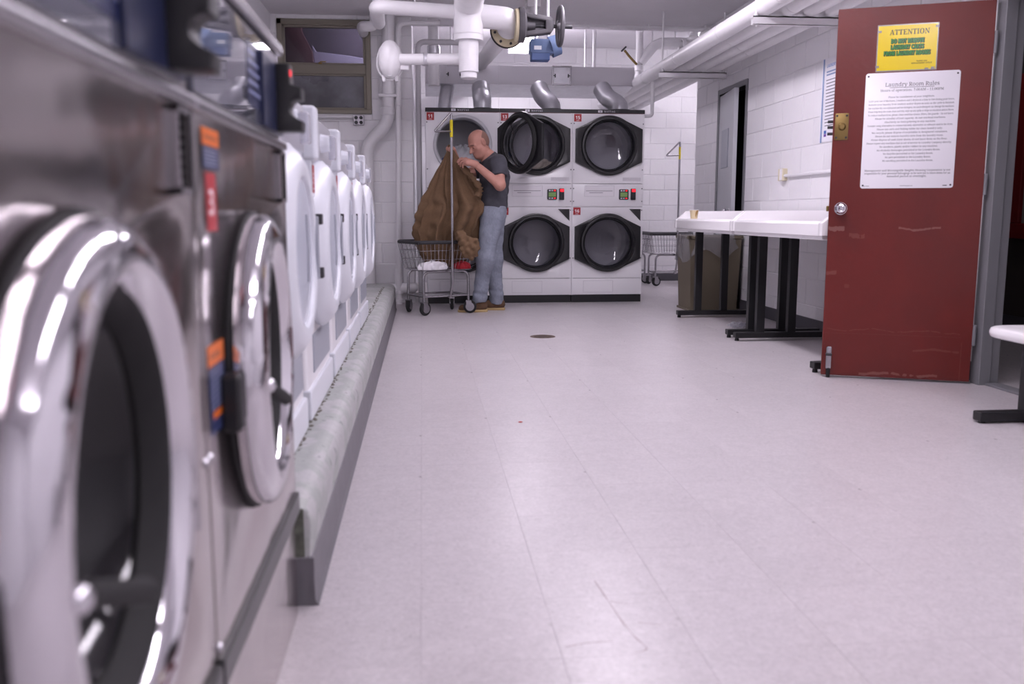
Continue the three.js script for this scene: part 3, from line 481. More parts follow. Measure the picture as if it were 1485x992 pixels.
{
  // laundry inside the drums
  const heap = (sx, sy, sz, s, f = 7) => { const g = new THREE.SphereGeometry(1, 48, 32), p = g.attributes.position; for (let i = 0; i < p.count; i++) { const v = V(p.getX(i), p.getY(i), p.getZ(i)), a = Math.atan2(v.z, v.x), n = 1 + 0.16 * Math.sin(a * f + v.y * 5 + s) * Math.sin(v.y * 6 + a * 2 + s * 2) + 0.1 * Math.sin(a * 13 + v.x * 9 + s * 3); p.setXYZ(i, v.x * n * sx, Math.max(v.y * n, -0.55) * sy, v.z * n * sz); } g.computeVertexNormals(); return g; };
  solo('laundry_bundle', heap(0.16, 0.17, 0.2, 1), std({ color: 0xb9babf, roughness: 0.9 }), 'pale grey laundry heaped in the open drum of dryer 11', 'laundry', [0.43, 1.42, -9.42]);
  solo('laundry_bundle', heap(0.13, 0.09, 0.1, 4), std({ color: 0x27407c, roughness: 0.9 }), 'dark blue cloth at the lip of the open dryer drum', 'laundry', [0.29, 1.385, -9.26]);
  solo('laundry_bundle', heap(0.15, 0.12, 0.16, 7), std({ color: 0xa79d90, roughness: 0.9 }), 'beige clothes behind the glass of the upper middle dryer', 'laundry', [1.26, 1.34, -9.45]);
}
// ------------------------------------------------------------------ stainless washers in the foreground
const lenGeo = {};
function steelWasher(z0, label, tag) {
  // local z runs away along the row, so the group is turned: x out of the front, z from the near edge (0) to the far edge (-0.778)
  const W = 0.778, t = thing('steel_washer', label, 'washer', [-0.292, 0, z0], 'stainless washers in the foreground');
  const D = 1.0;
  part(t, 'body', [box2(-D, 0.0, 0, -0.02, 1.05, -0.02), box2(-D, 0.0, -W + 0.02, -0.02, 1.05, -W), box2(-D, 0.0, 0, -D + 0.02, 1.05, -W), box2(-D, 1.03, 0, -0.02, 1.05, -W), box2(-D, 0.0, 0, -0.02, 0.02, -W)], M.stainlessPlain);
  const fp = poly([[0.003, 0.285], [W - 0.003, 0.285], [W - 0.003, 1.05], [0.003, 1.05]]), fh = new THREE.Path(); fh.absarc(0.38, 0.662, 0.21, 0, Math.PI * 2, true); fp.holes.push(fh); const sl = new THREE.Path(); sl.moveTo(0.7, 0.945); sl.lineTo(0.7, 1.035); sl.lineTo(0.755, 1.035); sl.lineTo(0.755, 0.945); sl.closePath(); fp.holes.push(sl);
  part(t, 'front_panel', metreUV(extrude(fp, 0.006, 0.0015, 40).rotateY(Math.PI / 2).translate(-0.006, 0, 0)), M.stainless);
  part(t, 'kick_panel', [box2(-0.034, 0.0, -0.003, -0.004, 0.25, -W + 0.003, 0.005)], M.stainless);
  part(t, 'kick_strip', [box2(-0.03, 0.247, -0.003, 0.008, 0.294, -W + 0.003, 0.004)], M.blackSatin);
  part(t, 'console', [box2(-0.5, 1.05, -0.003, -0.008, 1.262, -W + 0.003, 0.006)], M.stainlessPlain);
  part(t, 'console_ledge', [box2(-0.03, 1.046, -0.002, 0.008, 1.064, -W + 0.002, 0.006)], M.chromeDull);
  part(t, 'console_glass', [box2(-0.012, 1.072, -0.03, -0.002, 1.235, -W + 0.03, 0.003)], phys({ color: 0x5a5c68, roughness: 0.06, clearcoat: 1, clearcoatRoughness: 0.03 }));
  part(t, 'console_trim', [box2(-0.03, 1.24, -0.002, 0.006, 1.264, -W + 0.002, 0.006)], M.chromeDull);
  const decal = std({ roughness: 0.25, map: print(256, 128, (c, w, h) => { c.fillStyle = '#20284c'; c.fillRect(0, 0, w, h); c.fillStyle = '#8d93b4'; for (let i = 0; i < 5; i++) c.fillRect(14, 16 + i * 20, 90 + (i * 41) % 90, 6); c.fillStyle = '#b03038'; c.fillRect(200, 14, 30, 14); c.fillStyle = '#c8cde0'; c.fillRect(150, 80, 60, 26); }) });
  const dg = new THREE.PlaneGeometry(0.2, 0.11).rotateY(Math.PI / 2); part(t, 'console_decal', dg, decal).position.set(-0.0012, 1.155, -0.58 + 0.08);
  part(t, 'indicator_light', lathe([[0, 0.006], [0.006, 0.004], [0.007, 0]], 'x', 12).translate(-0.001, 1.16, -0.62), ledMat);
  // card reader: a block with a C-shaped mouth, profile in x (out) and y
  const pr = poly([[0, -0.012], [0.054, -0.012], [0.056, 0.008], [0.04, 0.016], [0.033, 0.024], [0.031, 0.034], [0.034, 0.044], [0.042, 0.05], [0.055, 0.052], [0.055, 0.074], [0.034, 0.08], [0.032, 0.12], [0, 0.12]]);
  const cr = part(t, 'card_reader', extrude(pr, 0.055, 0.003).translate(0.0, 1.09, -0.715), M.black);
  part(cr, 'reader_plate', box2(-0.004, 1.075, -0.52, 0.006, 1.21, -0.74, 0.002), std({ color: 0x1e2440, roughness: 0.3 })); part(cr, 'reader_light', box(0.004, 0.012, 0.01, 0.032, 1.192, -0.675), ledMat);
  // slot of the soap tray
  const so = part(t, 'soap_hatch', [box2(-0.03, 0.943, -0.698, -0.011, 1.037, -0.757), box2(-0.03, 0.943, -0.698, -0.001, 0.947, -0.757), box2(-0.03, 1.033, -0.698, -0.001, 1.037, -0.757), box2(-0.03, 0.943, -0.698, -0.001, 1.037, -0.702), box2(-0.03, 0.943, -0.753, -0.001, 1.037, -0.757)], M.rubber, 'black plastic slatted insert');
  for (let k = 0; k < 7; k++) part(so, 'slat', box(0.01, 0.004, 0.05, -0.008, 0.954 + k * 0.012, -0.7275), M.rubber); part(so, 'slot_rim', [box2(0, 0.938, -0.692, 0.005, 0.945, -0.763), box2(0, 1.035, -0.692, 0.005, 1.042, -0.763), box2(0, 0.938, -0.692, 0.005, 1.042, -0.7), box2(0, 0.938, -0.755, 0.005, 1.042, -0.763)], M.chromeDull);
  // stickers
  const stick = (y0, y1, za, zb, map) => { const g = new THREE.PlaneGeometry(za - zb, y1 - y0).rotateY(Math.PI / 2); part(t, 'sticker', g, std({ map, roughness: 0.35 })).position.set(0.0012, (y0 + y1) / 2, (za + zb) / 2); };
  const warn = print(160, 200, (c, w, h) => { c.fillStyle = '#1f2b52'; c.fillRect(0, 0, w, h); c.fillStyle = '#e0701c'; c.fillRect(0, 0, w, 84); c.fillStyle = '#2a1a10'; c.font = 'bold 26px sans-serif'; c.fillText('WARNING', 14, 54, 130); c.fillStyle = '#aeb4cc'; for (let i = 0; i < 5; i++) c.fillRect(14, 104 + i * 18, 120, 5); });
  stick(0.975, 1.03, -0.045, -0.145, warn);
  const warn2 = print(160, 280, (c, w, h) => { c.fillStyle = '#2a345c'; c.fillRect(0, 0, w, h); c.fillStyle = '#e0701c'; c.fillRect(0, 0, w, 66); c.fillRect(30, 210, 90, 24); c.fillStyle = '#2a1a10'; c.font = 'bold 22px sans-serif'; c.fillText('WARNING', 20, 44, 120); c.fillStyle = '#aeb4cc'; for (let i = 0; i < 7; i++) c.fillRect(14, 84 + i * 18, 120, 4); });
  stick(0.61, 0.735, -0.02, -0.115, warn2);
  stick(0.89, 0.97, -0.055, -0.115, print(96, 150, (c, w, h) => { c.fillStyle = '#b32a34'; c.fillRect(0, 0, w, h); c.fillStyle = '#f0e8ea'; c.textAlign = 'center'; c.font = 'bold 92px sans-serif'; c.fillText(tag, w / 2, 108); }));
  for (const [y, z] of [[0.585, -0.01], [0.585, -0.765], [0.31, -0.01]]) part(t, 'screw', lathe([[0, 0.006], [0.006, 0.004], [0.008, 0]], 'x', 12).translate(0, y, z), M.chromeDull);
  // door
  const cy = 0.662, cz = -0.38;
  part(t, 'door_seal', lathe([[0.2, 0.0], [0.256, 0.0], [0.257, 0.004], [0.254, 0.006], [0.2, 0.008]], 'x', 72).translate(0, cy, cz), M.rubber);
  const d = new THREE.Group(); d.name = 'door'; d.position.set(-0.006, cy, cz - 0.25); d.rotation.y = THREE.MathUtils.degToRad(3.4); t.add(d); const Z = (g) => g.translate(0, 0, 0.25);
  part(d, 'chrome_rim', Z(lathe([[0.2, -0.016], [0.246, -0.016], [0.251, -0.012], [0.252, 0.0], [0.2515, 0.012], [0.248, 0.019], [0.24, 0.0255], [0.228, 0.031], [0.217, 0.0345], [0.21, 0.035], [0.203, 0.032], [0.192, 0.022], [0.182, 0.006], [0.178, -0.02]], 'x', 96)), M.chrome, 'polished chrome door rim');
  part(d, 'door_glass', Z(lathe([[0.18, -0.002], [0.173, -0.02], [0.15, -0.06], [0.1, -0.085], [0, -0.092]], 'x', 64)), phys({ color: 0x6d6d74, transmission: 1, thickness: 0, roughness: 0.03 }));
  part(d, 'glass_gasket', Z(lathe([[0.187, 0.014], [0.18, 0.01], [0.174, 0.0], [0.167, -0.014], [0.174, -0.022], [0.182, -0.012]], 'x', 64)), M.rubber);
  part(d, 'handle', Z(join([rod(V(0.01, -0.012, 0.212), V(0.028, -0.012, 0.193), 0.01, 0.01, 20), rod(V(0.028, -0.014, 0.186), V(0.044, -0.06, 0.07), 0.0115, 0.011, 20)])), M.rubber, 'black lever handle');
  part(d, 'handle_end', Z(new THREE.SphereGeometry(0.0118, 20, 14).translate(0.03, -0.012, 0.195)), M.chrome);
  part(d, 'hinge', Z(join([box(0.02, 0.1, 0.04, 0.012, -0.06, -0.262, 0.006), rod(V(0.016, -0.13, -0.275), V(0.016, 0.01, -0.275), 0.009)])), M.chromeDull);
  part(t, 'latch_block', box(0.03, 0.085, 0.04, 0.014, cy - 0.02, cz + 0.275, 0.008), M.black);
  part(t, 'drum', lathe([[0.21, 0.0], [0.2, -0.02], [0.28, -0.06], [0.3, -0.1], [0.3, -0.5], [0, -0.52]], 'x', 48).translate(0, cy, cz), M.drum);
  for (const z of [-0.06, -W + 0.06]) part(t, 'foot', lathe([[0, 0], [0.03, 0], [0.03, 0.01], [0, 0.012]], 'y', 14).translate(-0.1, 0, z), M.black);
  return t;
}
steelWasher(-1.202, 'stainless front-load washer with number 3 tag next to the curb', '3');
steelWasher(-0.422, 'stainless front-load washer nearest the camera with a large chrome door', '2');
// ------------------------------------------------------------------ white washers on the curb
function whiteWasher(i, label) {
  const W = 0.69, t = thing('white_washer', label, 'washer', [-0.372, 0.252, -2.02 - i * 0.787 - 0.045], 'white washers in a row on the curb');
  part(t, 'body', box2(-0.74, 0.0, 0, 0, 0.84, -W, 0.014), M.enamel);
  part(t, 'base', box2(-0.02, 0.0, 0.004, 0.012, 0.1, -W - 0.004, 0.008), M.plastic);
  part(t, 'access_panel', box2(-0.002, 0.13, -0.16, 0.004, 0.26, -W + 0.03, 0.003), M.plasticGrey);
  // console: white end caps with a clear overlay
  part(t, 'console', box2(-0.5, 0.826, 0.006, 0.02, 0.985, -W - 0.006, 0.018), M.plastic);
  const face = std({ roughness: 0.15, map: print(512, 128, (c, w, h) => { c.fillStyle = '#b9bcc6'; c.fillRect(0, 0, w, h); c.fillStyle = '#8f94a4'; for (let k = 0; k < 6; k++) c.fillRect(30 + k * 78, 24 + (k % 2) * 20, 46, 8); c.fillStyle = '#70758a'; c.fillRect(330, 70, 110, 34); c.fillStyle = '#e2e4ec'; c.beginPath(); c.arc(240, 78, 30, 0, 7); c.fill(); }) });
  part(t, 'console_print', new THREE.PlaneGeometry(0.6, 0.12).rotateY(Math.PI / 2), face).position.set(0.0212, 0.905, -W / 2);
  part(t, 'console_cover', box2(0.022, 0.84, -0.03, 0.03, 0.972, -W + 0.03, 0.003), M.clearPlastic);
  const dial = part(t, 'dial', lathe([[0, 0.03], [0.026, 0.028], [0.032, 0.0]], 'x', 28).translate(0.03, 0.9, -0.32), M.plastic); part(dial, 'pointer', box(0.004, 0.034, 0.006, 0.061, 0.9, -0.32), M.plasticGrey);
  part(t, 'card_slot_block', box(0.05, 0.09, 0.06, 0.03, 0.905, -W + 0.09, 0.01), M.clearPlastic);
  const tg = part(t, 'number_tag', new THREE.PlaneGeometry(0.055, 0.085).rotateY(Math.PI / 2), numberMat(4 + i)); tg.position.set(0.0342, 0.77, -0.036);
  part(t, 'corner_plate', box2(-0.002, 0.715, -0.003, 0.033, 0.828, -0.075, 0.004), M.plastic); part(t, 'console_end', box2(0.0, 0.826, 0.008, 0.052, 0.992, -0.06, 0.014), M.plastic);
  const cy = 0.56, cz = -W / 2;
  const d = new THREE.Group(); d.name = 'door'; d.position.set(0, cy, cz); t.add(d);
  part(d, 'door_rim', lathe([[0.28, 0.0], [0.288, 0.006], [0.29, 0.018], [0.284, 0.03], [0.262, 0.052], [0.238, 0.066], [0.215, 0.07], [0.2, 0.066], [0.192, 0.05]], 'x', 72), M.plastic);
  part(d, 'door_face', lathe([[0.2, 0.052], [0.19, 0.058], [0.12, 0.062], [0, 0.064]], 'x', 64), std({ color: 0xc3c8d4, roughness: 0.25 }));
  part(d, 'handle_recess', box2(0.055, -0.085, -0.235, 0.074, 0.095, -0.2, 0.004), M.plasticGrey); part(d, 'handle_slot', box2(0.06, -0.08, -0.06, 0.067, 0.1, -0.03, 0.003), M.plasticGrey);
  for (const y of [-0.085, 0.085]) part(d, 'hinge', box(0.034, 0.034, 0.036, 0.04, y, 0.296, 0.004), M.charcoal);
  return t;
}
['white front-load washer next to the stainless washers, first in the white row', 'second white front-load washer from the stainless machines', 'third white front-load washer, in the middle of the white row', 'fourth white front-load washer from the stainless machines', 'farthest white front-load washer, last in the row before the window wall'].forEach((l, i) => whiteWasher(i, l));
// ------------------------------------------------------------------ overhead pipes, valve and ducts
const PIPES = 'white painted pipes under the ceiling';
{
  // four insulated pipes along the right wall on two trapeze hangers
  const yb = 2.285, specs = [[2.405, 0.066, 'insulated white pipe nearest the room in the bundle along the right wall'], [2.57, 0.066, 'second insulated white pipe of the bundle along the right wall'], [2.735, 0.062, 'third insulated white pipe of the bundle along the right wall'], [2.885, 0.055, 'insulated white pipe closest to the wall in the right wall bundle']];
  specs.forEach(([x, r, label], i) => {
    const p = thing('insulated_pipe', label, 'pipe', [x, yb + r, -2.2], 'insulated pipes along the right wall');
    part(p, 'covering', bar([V(0, 0, 0), V(0, 0, -9.78)], r, { seg: 24 }), M.pipe);
    for (let z = -1.3 - i * 0.23; z > -9.5; z -= 1.22) part(p, 'band', lathe([[r, -0.012], [r + 0.003, -0.011], [r + 0.003, 0.011], [r, 0.012]], 'z', 24).translate(0, 0, z), M.pipe);
  });
  for (const [z, label] of [[-6.29, 'white trapeze hanger carrying the pipe bundle near the red door'], [-8.77, 'white trapeze hanger carrying the pipe bundle near the grey door']]) {
    const h = thing('trapeze_hanger', label, 'pipe hanger', [2.65, yb - 0.06, z], 'trapeze hangers');
    part(h, 'channel', [box2(-0.33, 0, -0.02, 0.34, 0.004, 0.02), box2(-0.33, 0, -0.02, 0.34, 0.058, -0.016), box2(-0.33, 0, 0.016, 0.34, 0.058, 0.02), box2(-0.33, 0.05, -0.02, 0.34, 0.058, 0.02)], M.pipe);
    for (const x of [-0.3, 0.31]) { const rd = part(h, 'hanger_rod', rod(V(x, -0.012, 0), V(x, CEIL - (yb - 0.06), 0), 0.009), M.pipe); part(rd, 'nut', rod(V(x, 0.058, 0), V(x, 0.075, 0), 0.017, 0.017, 6), M.pipe); }
  }
}
{
  // main pipe coming over the camera, with its capped drop leg
  const m = thing('main_pipe', 'thick white pipe along the ceiling with a capped drop leg', 'pipe', [0.375, CEIL, -7.1], PIPES);
  part(m, 'pipe', bar([V(0.03, -0.335, 2.9), V(0, -0.335, 0.0), V(0, -0.62, 0)], 0.112, { fillet: 0.2, seg: 32, steps: 12 }), M.pipe);
  part(m, 'drop_leg', rod(V(0, -0.56, 0), V(0, -0.85, 0), 0.078, 0.075, 32), M.pipe);
  part(m, 'seam_ring', lathe([[0.07, -0.006], [0.115, -0.004], [0.115, 0.004], [0.07, 0.006]], 'y', 32).translate(0, -0.575, 0), M.pipe);
  const cp = part(m, 'end_cap', lathe([[0, -0.055], [0.05, -0.055], [0.062, -0.048], [0.063, -0.006], [0.076, -0.004], [0.076, 0.012], [0, 0.012]], 'y', 32).translate(0, -0.85, 0), M.pipe);
  for (const z of [0.9, 2.1]) part(m, 'hanger', [bar(Array.from({ length: 16 }, (_, k) => V(0.02, -0.335 + 0.106 * Math.sin(k / 16 * 2 * Math.PI), z + 0.106 * Math.cos(k / 16 * 2 * Math.PI))).map((v) => V(0.02 + (v.z - z), v.y, z)), 0.006, { closed: true, seg: 6 }), rod(V(0.02, -0.23, z), V(0.02, 0, z), 0.006)], M.pipe);
  const l = thing('branch_pipe', 'white horizontal pipe running left from the thick ceiling pipe', 'pipe', [-0.33, 2.47, -7.1], PIPES);
  part(l, 'pipe', bar([V(0, 0.0, -0.6), V(0, 0, 0), V(0.64, -0.03, 0)], 0.052, { fillet: 0.09, seg: 24, steps: 10 }), M.pipe);
  part(l, 'hanger_rod', rod(V(0.3, 0.02, 0), V(0.3, 0.38, 0), 0.008), M.pipe);
  part(l, 'riser', bar([V(0, 0, -0.58), V(0, 0.38, -0.58)], 0.05, { seg: 20 }), M.pipe);
  const e = thing('elbow_pipe', 'white pipe elbow dropping from the ceiling at the window corner', 'pipe', [-0.42, CEIL, -8.95], PIPES);
  part(e, 'pipe', bar([V(0, 0, 0), V(0, -0.16, 0), V(-0.13, -0.16, 0), V(-0.13, -0.16, -0.3)], 0.05, { fillet: 0.07, seg: 20, steps: 8 }), M.pipe);
  // right hand elbow with flange and the pipe going back over the duct
  const r = thing('flanged_pipe', 'white elbow pipe with cream flange leading back over the duct', 'pipe', [0.45, 2.40, -7.12], PIPES);
  part(r, 'elbow', bar([V(0, 0.02, 0), V(0.255, 0, 0), V(0.245, -0.045, -0.14)], 0.088, { fillet: 0.13, seg: 32, steps: 12 }), M.pipe);
  const cream = std({ color: 0xcfc4a4, roughness: 0.6 });
  const dir = V(-0.035, 0.2, -3.0).normalize(), q = new THREE.Quaternion().setFromUnitVectors(V(0, 1, 0), dir);
  const at = (g, d) => g.applyQuaternion(q).translate(0.245 + dir.x * d, -0.05 + dir.y * d, -0.14 + dir.z * d);
  const f1 = part(r, 'flange', at(lathe([[0.05, 0], [0.128, 0], [0.13, 0.004], [0.13, 0.022], [0.05, 0.024]], 'y', 36), 0.0), cream, 'cream flange');
  const f2 = part(r, 'flange', at(lathe([[0.05, 0], [0.136, 0], [0.138, 0.004], [0.138, 0.03], [0.05, 0.032]], 'y', 36), 0.026), M.black, 'black flange');
  for (let k = 0; k < 8; k++) { const a = k / 8 * Math.PI * 2 + 0.2; part(f1, 'bolt', at(rod(V(0.106 * Math.cos(a), -0.016, 0.106 * Math.sin(a)), V(0.106 * Math.cos(a), 0.07, 0.106 * Math.sin(a)), 0.011, 0.011, 6), 0), M.charcoal); }
  part(r, 'back_pipe', bar([V(0.243, -0.045, -0.19), V(0.21, 0.17, -3.3), V(0.21, 0.17, -4.9)], 0.074, { fillet: 0.4, seg: 28, steps: 8 }), M.pipe);
}
{
  // gate valve with hand wheel, axis along x
  const grey = std({ color: 0x58565a, roughness: 0.5, metalness: 0.2 }), cream = std({ color: 0xcfc4a4, roughness: 0.6 });
  const v = thing('gate_valve', 'grey gate valve with a hand wheel beside the white elbow', 'valve', [0.78, 2.335, -7.12]); v.scale.setScalar(1.12);
  part(v, 'gasket_flange', lathe([[0, -0.04], [0.105, -0.04], [0.108, -0.036], [0.108, -0.018], [0, -0.016]], 'x', 32).translate(0, 0.02, 0), cream);
  part(v, 'bonnet_flange', lathe([[0, -0.016], [0.115, -0.016], [0.118, -0.01], [0.118, 0.022], [0.1, 0.03], [0.06, 0.04], [0, 0.04]], 'x', 32).translate(0, 0.02, 0), grey);
  const yoke = poly([[0.03, 0.078], [0.21, 0.052], [0.225, 0.03], [0.225, -0.03], [0.21, -0.052], [0.03, -0.078], [0.03, -0.05], [0.09, -0.036], [0.17, -0.026], [0.17, 0.026], [0.09, 0.036], [0.03, 0.05]]);
  part(v, 'yoke', extrude(yoke, 0.09, 0.008).translate(0, 0.02, -0.045), grey); part(v, 'yoke_web', box2(0.03, -0.04, -0.04, 0.17, 0.08, 0.0, 0.01), grey);
  part(v, 'stem', rod(V(0.03, 0.02, 0), V(0.36, 0.015, 0), 0.014, 0.013, 14), M.charcoal);
  part(v, 'packing_gland', rod(V(0.03, 0.02, 0), V(0.1, 0.02, 0), 0.034, 0.026, 18), grey);
  const w = part(v, 'hand_wheel', bar(Array.from({ length: 28 }, (_, k) => V(0.275, 0.018 + 0.125 * Math.cos(k / 28 * 2 * Math.PI), 0.125 * Math.sin(k / 28 * 2 * Math.PI))), 0.016, { closed: true, seg: 10, fillet: 0.01, steps: 1 }), grey);
  part(w, 'hub', rod(V(0.25, 0.018, 0), V(0.295, 0.018, 0), 0.03, 0.028, 18), grey);
  for (let k = 0; k < 4; k++) { const a = k / 4 * Math.PI * 2 + 0.5; part(w, 'spoke', rod(V(0.268, 0.018, 0), V(0.275, 0.018 + 0.122 * Math.cos(a), 0.122 * Math.sin(a)), 0.011, 0.009, 8), grey); }
  // blue motor hanging under the valve, a little behind it
  const blue = std({ color: 0x64789c, roughness: 0.5 });
  const m = thing('blue_motor', 'blue electric actuator box just below the hand wheel', 'motor', [0.985, 2.15, -7.42]);
  part(m, 'body', extrude(roundRect(0.2, 0.11, 0.02, 0, 0.1), 0.13, 0.008).translate(0, 0, -0.065), blue);
  part(m, 'drive_housing', rod(V(0.07, 0.1, 0), V(0.14, 0.125, 0), 0.085, 0.08, 28), blue);
  part(m, 'terminal_box', box2(-0.09, -0.01, -0.05, 0.06, 0.06, 0.06, 0.008), std({ color: 0x4c6290, roughness: 0.5 }));
  part(m, 'name_plate', new THREE.BoxGeometry(0.06, 0.03, 0.003).translate(-0.04, 0.085, 0.066), M.plastic);
  part(m, 'bracket', [rod(V(-0.05, 0.14, 0), V(-0.05, 0.7, 0), 0.012, 0.012, 10), rod(V(0.05, 0.14, 0), V(0.05, 0.7, 0), 0.012, 0.012, 10)], M.pipe);
}
{
  // oval insulated trap with the short pipe to the drop leg
  const t = thing('trap_cover', 'white oval insulated pipe fitting hanging left of the drop leg', 'pipe fitting', [-0.235, 1.965, -7.3]);
  const g = new THREE.SphereGeometry(0.096, 32, 24).scale(0.95, 1.5, 0.95).translate(0, 0.15, 0);
  part(t, 'shell', g, M.pipe);
  part(t, 'rim', bar(Array.from({ length: 24 }, (_, k) => V(0.1 * Math.sin(k / 24 * 2 * Math.PI) * (1 - 0.18 * Math.cos(k / 24 * 2 * Math.PI) * -1), 0.15 - 0.15 * Math.cos(k / 24 * 2 * Math.PI), -0.03)), 0.007, { closed: true, seg: 8, fillet: 0.01, steps: 1 }), M.pipe);
  part(t, 'foot', [box(0.03, 0.05, 0.03, -0.05, 0.01, -0.03, 0.008), box(0.03, 0.05, 0.03, 0.05, 0.01, -0.03, 0.008), box(0.04, 0.03, 0.03, 0, 0.03, 0.03, 0.008)], M.pipe);
  part(t, 'hanging_wire', rod(V(-0.01, 0.29, 0), V(-0.03, 0.885, 0), 0.0025, 0.0025, 6), M.pipeDull);
  const p = thing('short_pipe', 'white horizontal pipe between the oval fitting and the drop leg', 'pipe', [-0.17, 2.115, -7.3], PIPES);
  part(p, 'pipe', bar([V(-0.04, 0.0, 0), V(0.5, -0.008, 0.12)], 0.043, { seg: 24 }), M.pipe);
  part(p, 'clamp', lathe([[0.044, -0.02], [0.05, -0.018], [0.05, 0.018], [0.044, 0.02]], 'y', 24).rotateZ(-Math.PI / 2).rotateY(0.22).translate(0.21, -0.004, 0.055), M.galv);
  part(p, 'gusset', box(0.07, 0.05, 0.02, 0.05, -0.055, 0.01, 0.006), M.pipe);
}
{
  // upright pipes by the window wall
  const a = thing('offset_drain_pipe', 'thick white drain pipe with a sideways offset beside the window', 'pipe', [-0.32, 0.0, -9.13], PIPES);
  part(a, 'pipe', bar([V(0.02, CEIL, 0), V(0, 1.8, 0), V(-0.215, 1.6, 0), V(-0.22, 0, 0)], 0.062, { fillet: 0.12, seg: 24, steps: 8 }), M.pipe);
  part(a, 'coupling', lathe([[0.062, -0.04], [0.072, -0.036], [0.072, 0.036], [0.062, 0.04]], 'y', 24).translate(0, 1.92, 0), M.pipe);
  part(a, 'wall_strap', box2(-0.09, 2.05, -0.11, 0.09, 2.08, 0.068, 0.006), M.pipe);
  const b = thing('thin_riser_pipe', 'thin white riser pipe with a cleanout foot in the corner by the cart', 'pipe', [-0.245, 0, -9.14], PIPES);
  part(b, 'pipe', bar([V(0.45, 2.76, 0.05), V(0.04, 2.755, 0.05), V(0, 0.3, 0)], 0.026, { fillet: 0.08, seg: 16, steps: 8 }), M.pipe);
  part(b, 'foot_fitting', bar([V(-0.01, 0.36, 0), V(0.0, 0.2, 0), V(0.0, 0, 0)], 0.034, { fillet: 0.06, seg: 16 }), M.pipe);
  for (const y of [0.12, 0.04]) part(b, 'collar', lathe([[0.034, -0.018], [0.044, -0.015], [0.044, 0.015], [0.034, 0.018]], 'y', 18).translate(0, y, 0), M.pipe);
  part(b, 'coupling', lathe([[0.026, -0.03], [0.032, -0.026], [0.032, 0.026], [0.026, 0.03]], 'y', 18).translate(0.028, 2.0, 0.034), M.pipe);
  const c = thing('floor_level_pipe', 'white pipe running low along the window wall', 'pipe', [-1.2, 0.16, -9.16], PIPES);
  part(c, 'pipe', bar([V(0, 0, 0), V(1.1, 0, 0), V(1.1, 0, -0.08)], 0.05, { fillet: 0.06, seg: 20 }), M.pipe);
  const d = thing('grey_riser_pipe', 'grey upright pipe squeezed between the wall corner and dryer 11', 'pipe', [-0.02, 0, -9.3], PIPES);
  part(d, 'pipe', bar([V(0, 0, 0), V(0, 2.62, 0), V(0.5, 2.62, 0)], 0.027, { fillet: 0.08, seg: 16 }), M.pipeDull);
  part(d, 'brass_tap', [rod(V(0, 0.92, 0.02), V(0, 0.92, 0.07), 0.012, 0.012, 10), box(0.012, 0.05, 0.012, 0, 0.93, 0.075, 0.003)], M.brass, 'brass tap');
  const e = thing('vent_riser_pipe', 'upright white pipe behind the oval fitting near the ceiling', 'pipe', [0.14, 2.2, -9.35], PIPES);
  part(e, 'pipe', bar([V(0, 0, 0), V(0, 0.65, 0)], 0.055, { seg: 20 }), M.pipe); part(e, 'coupling', lathe([[0.055, -0.04], [0.066, -0.036], [0.066, 0.036], [0.055, 0.04]], 'y', 20).translate(0, 0.35, 0), M.galv);
}
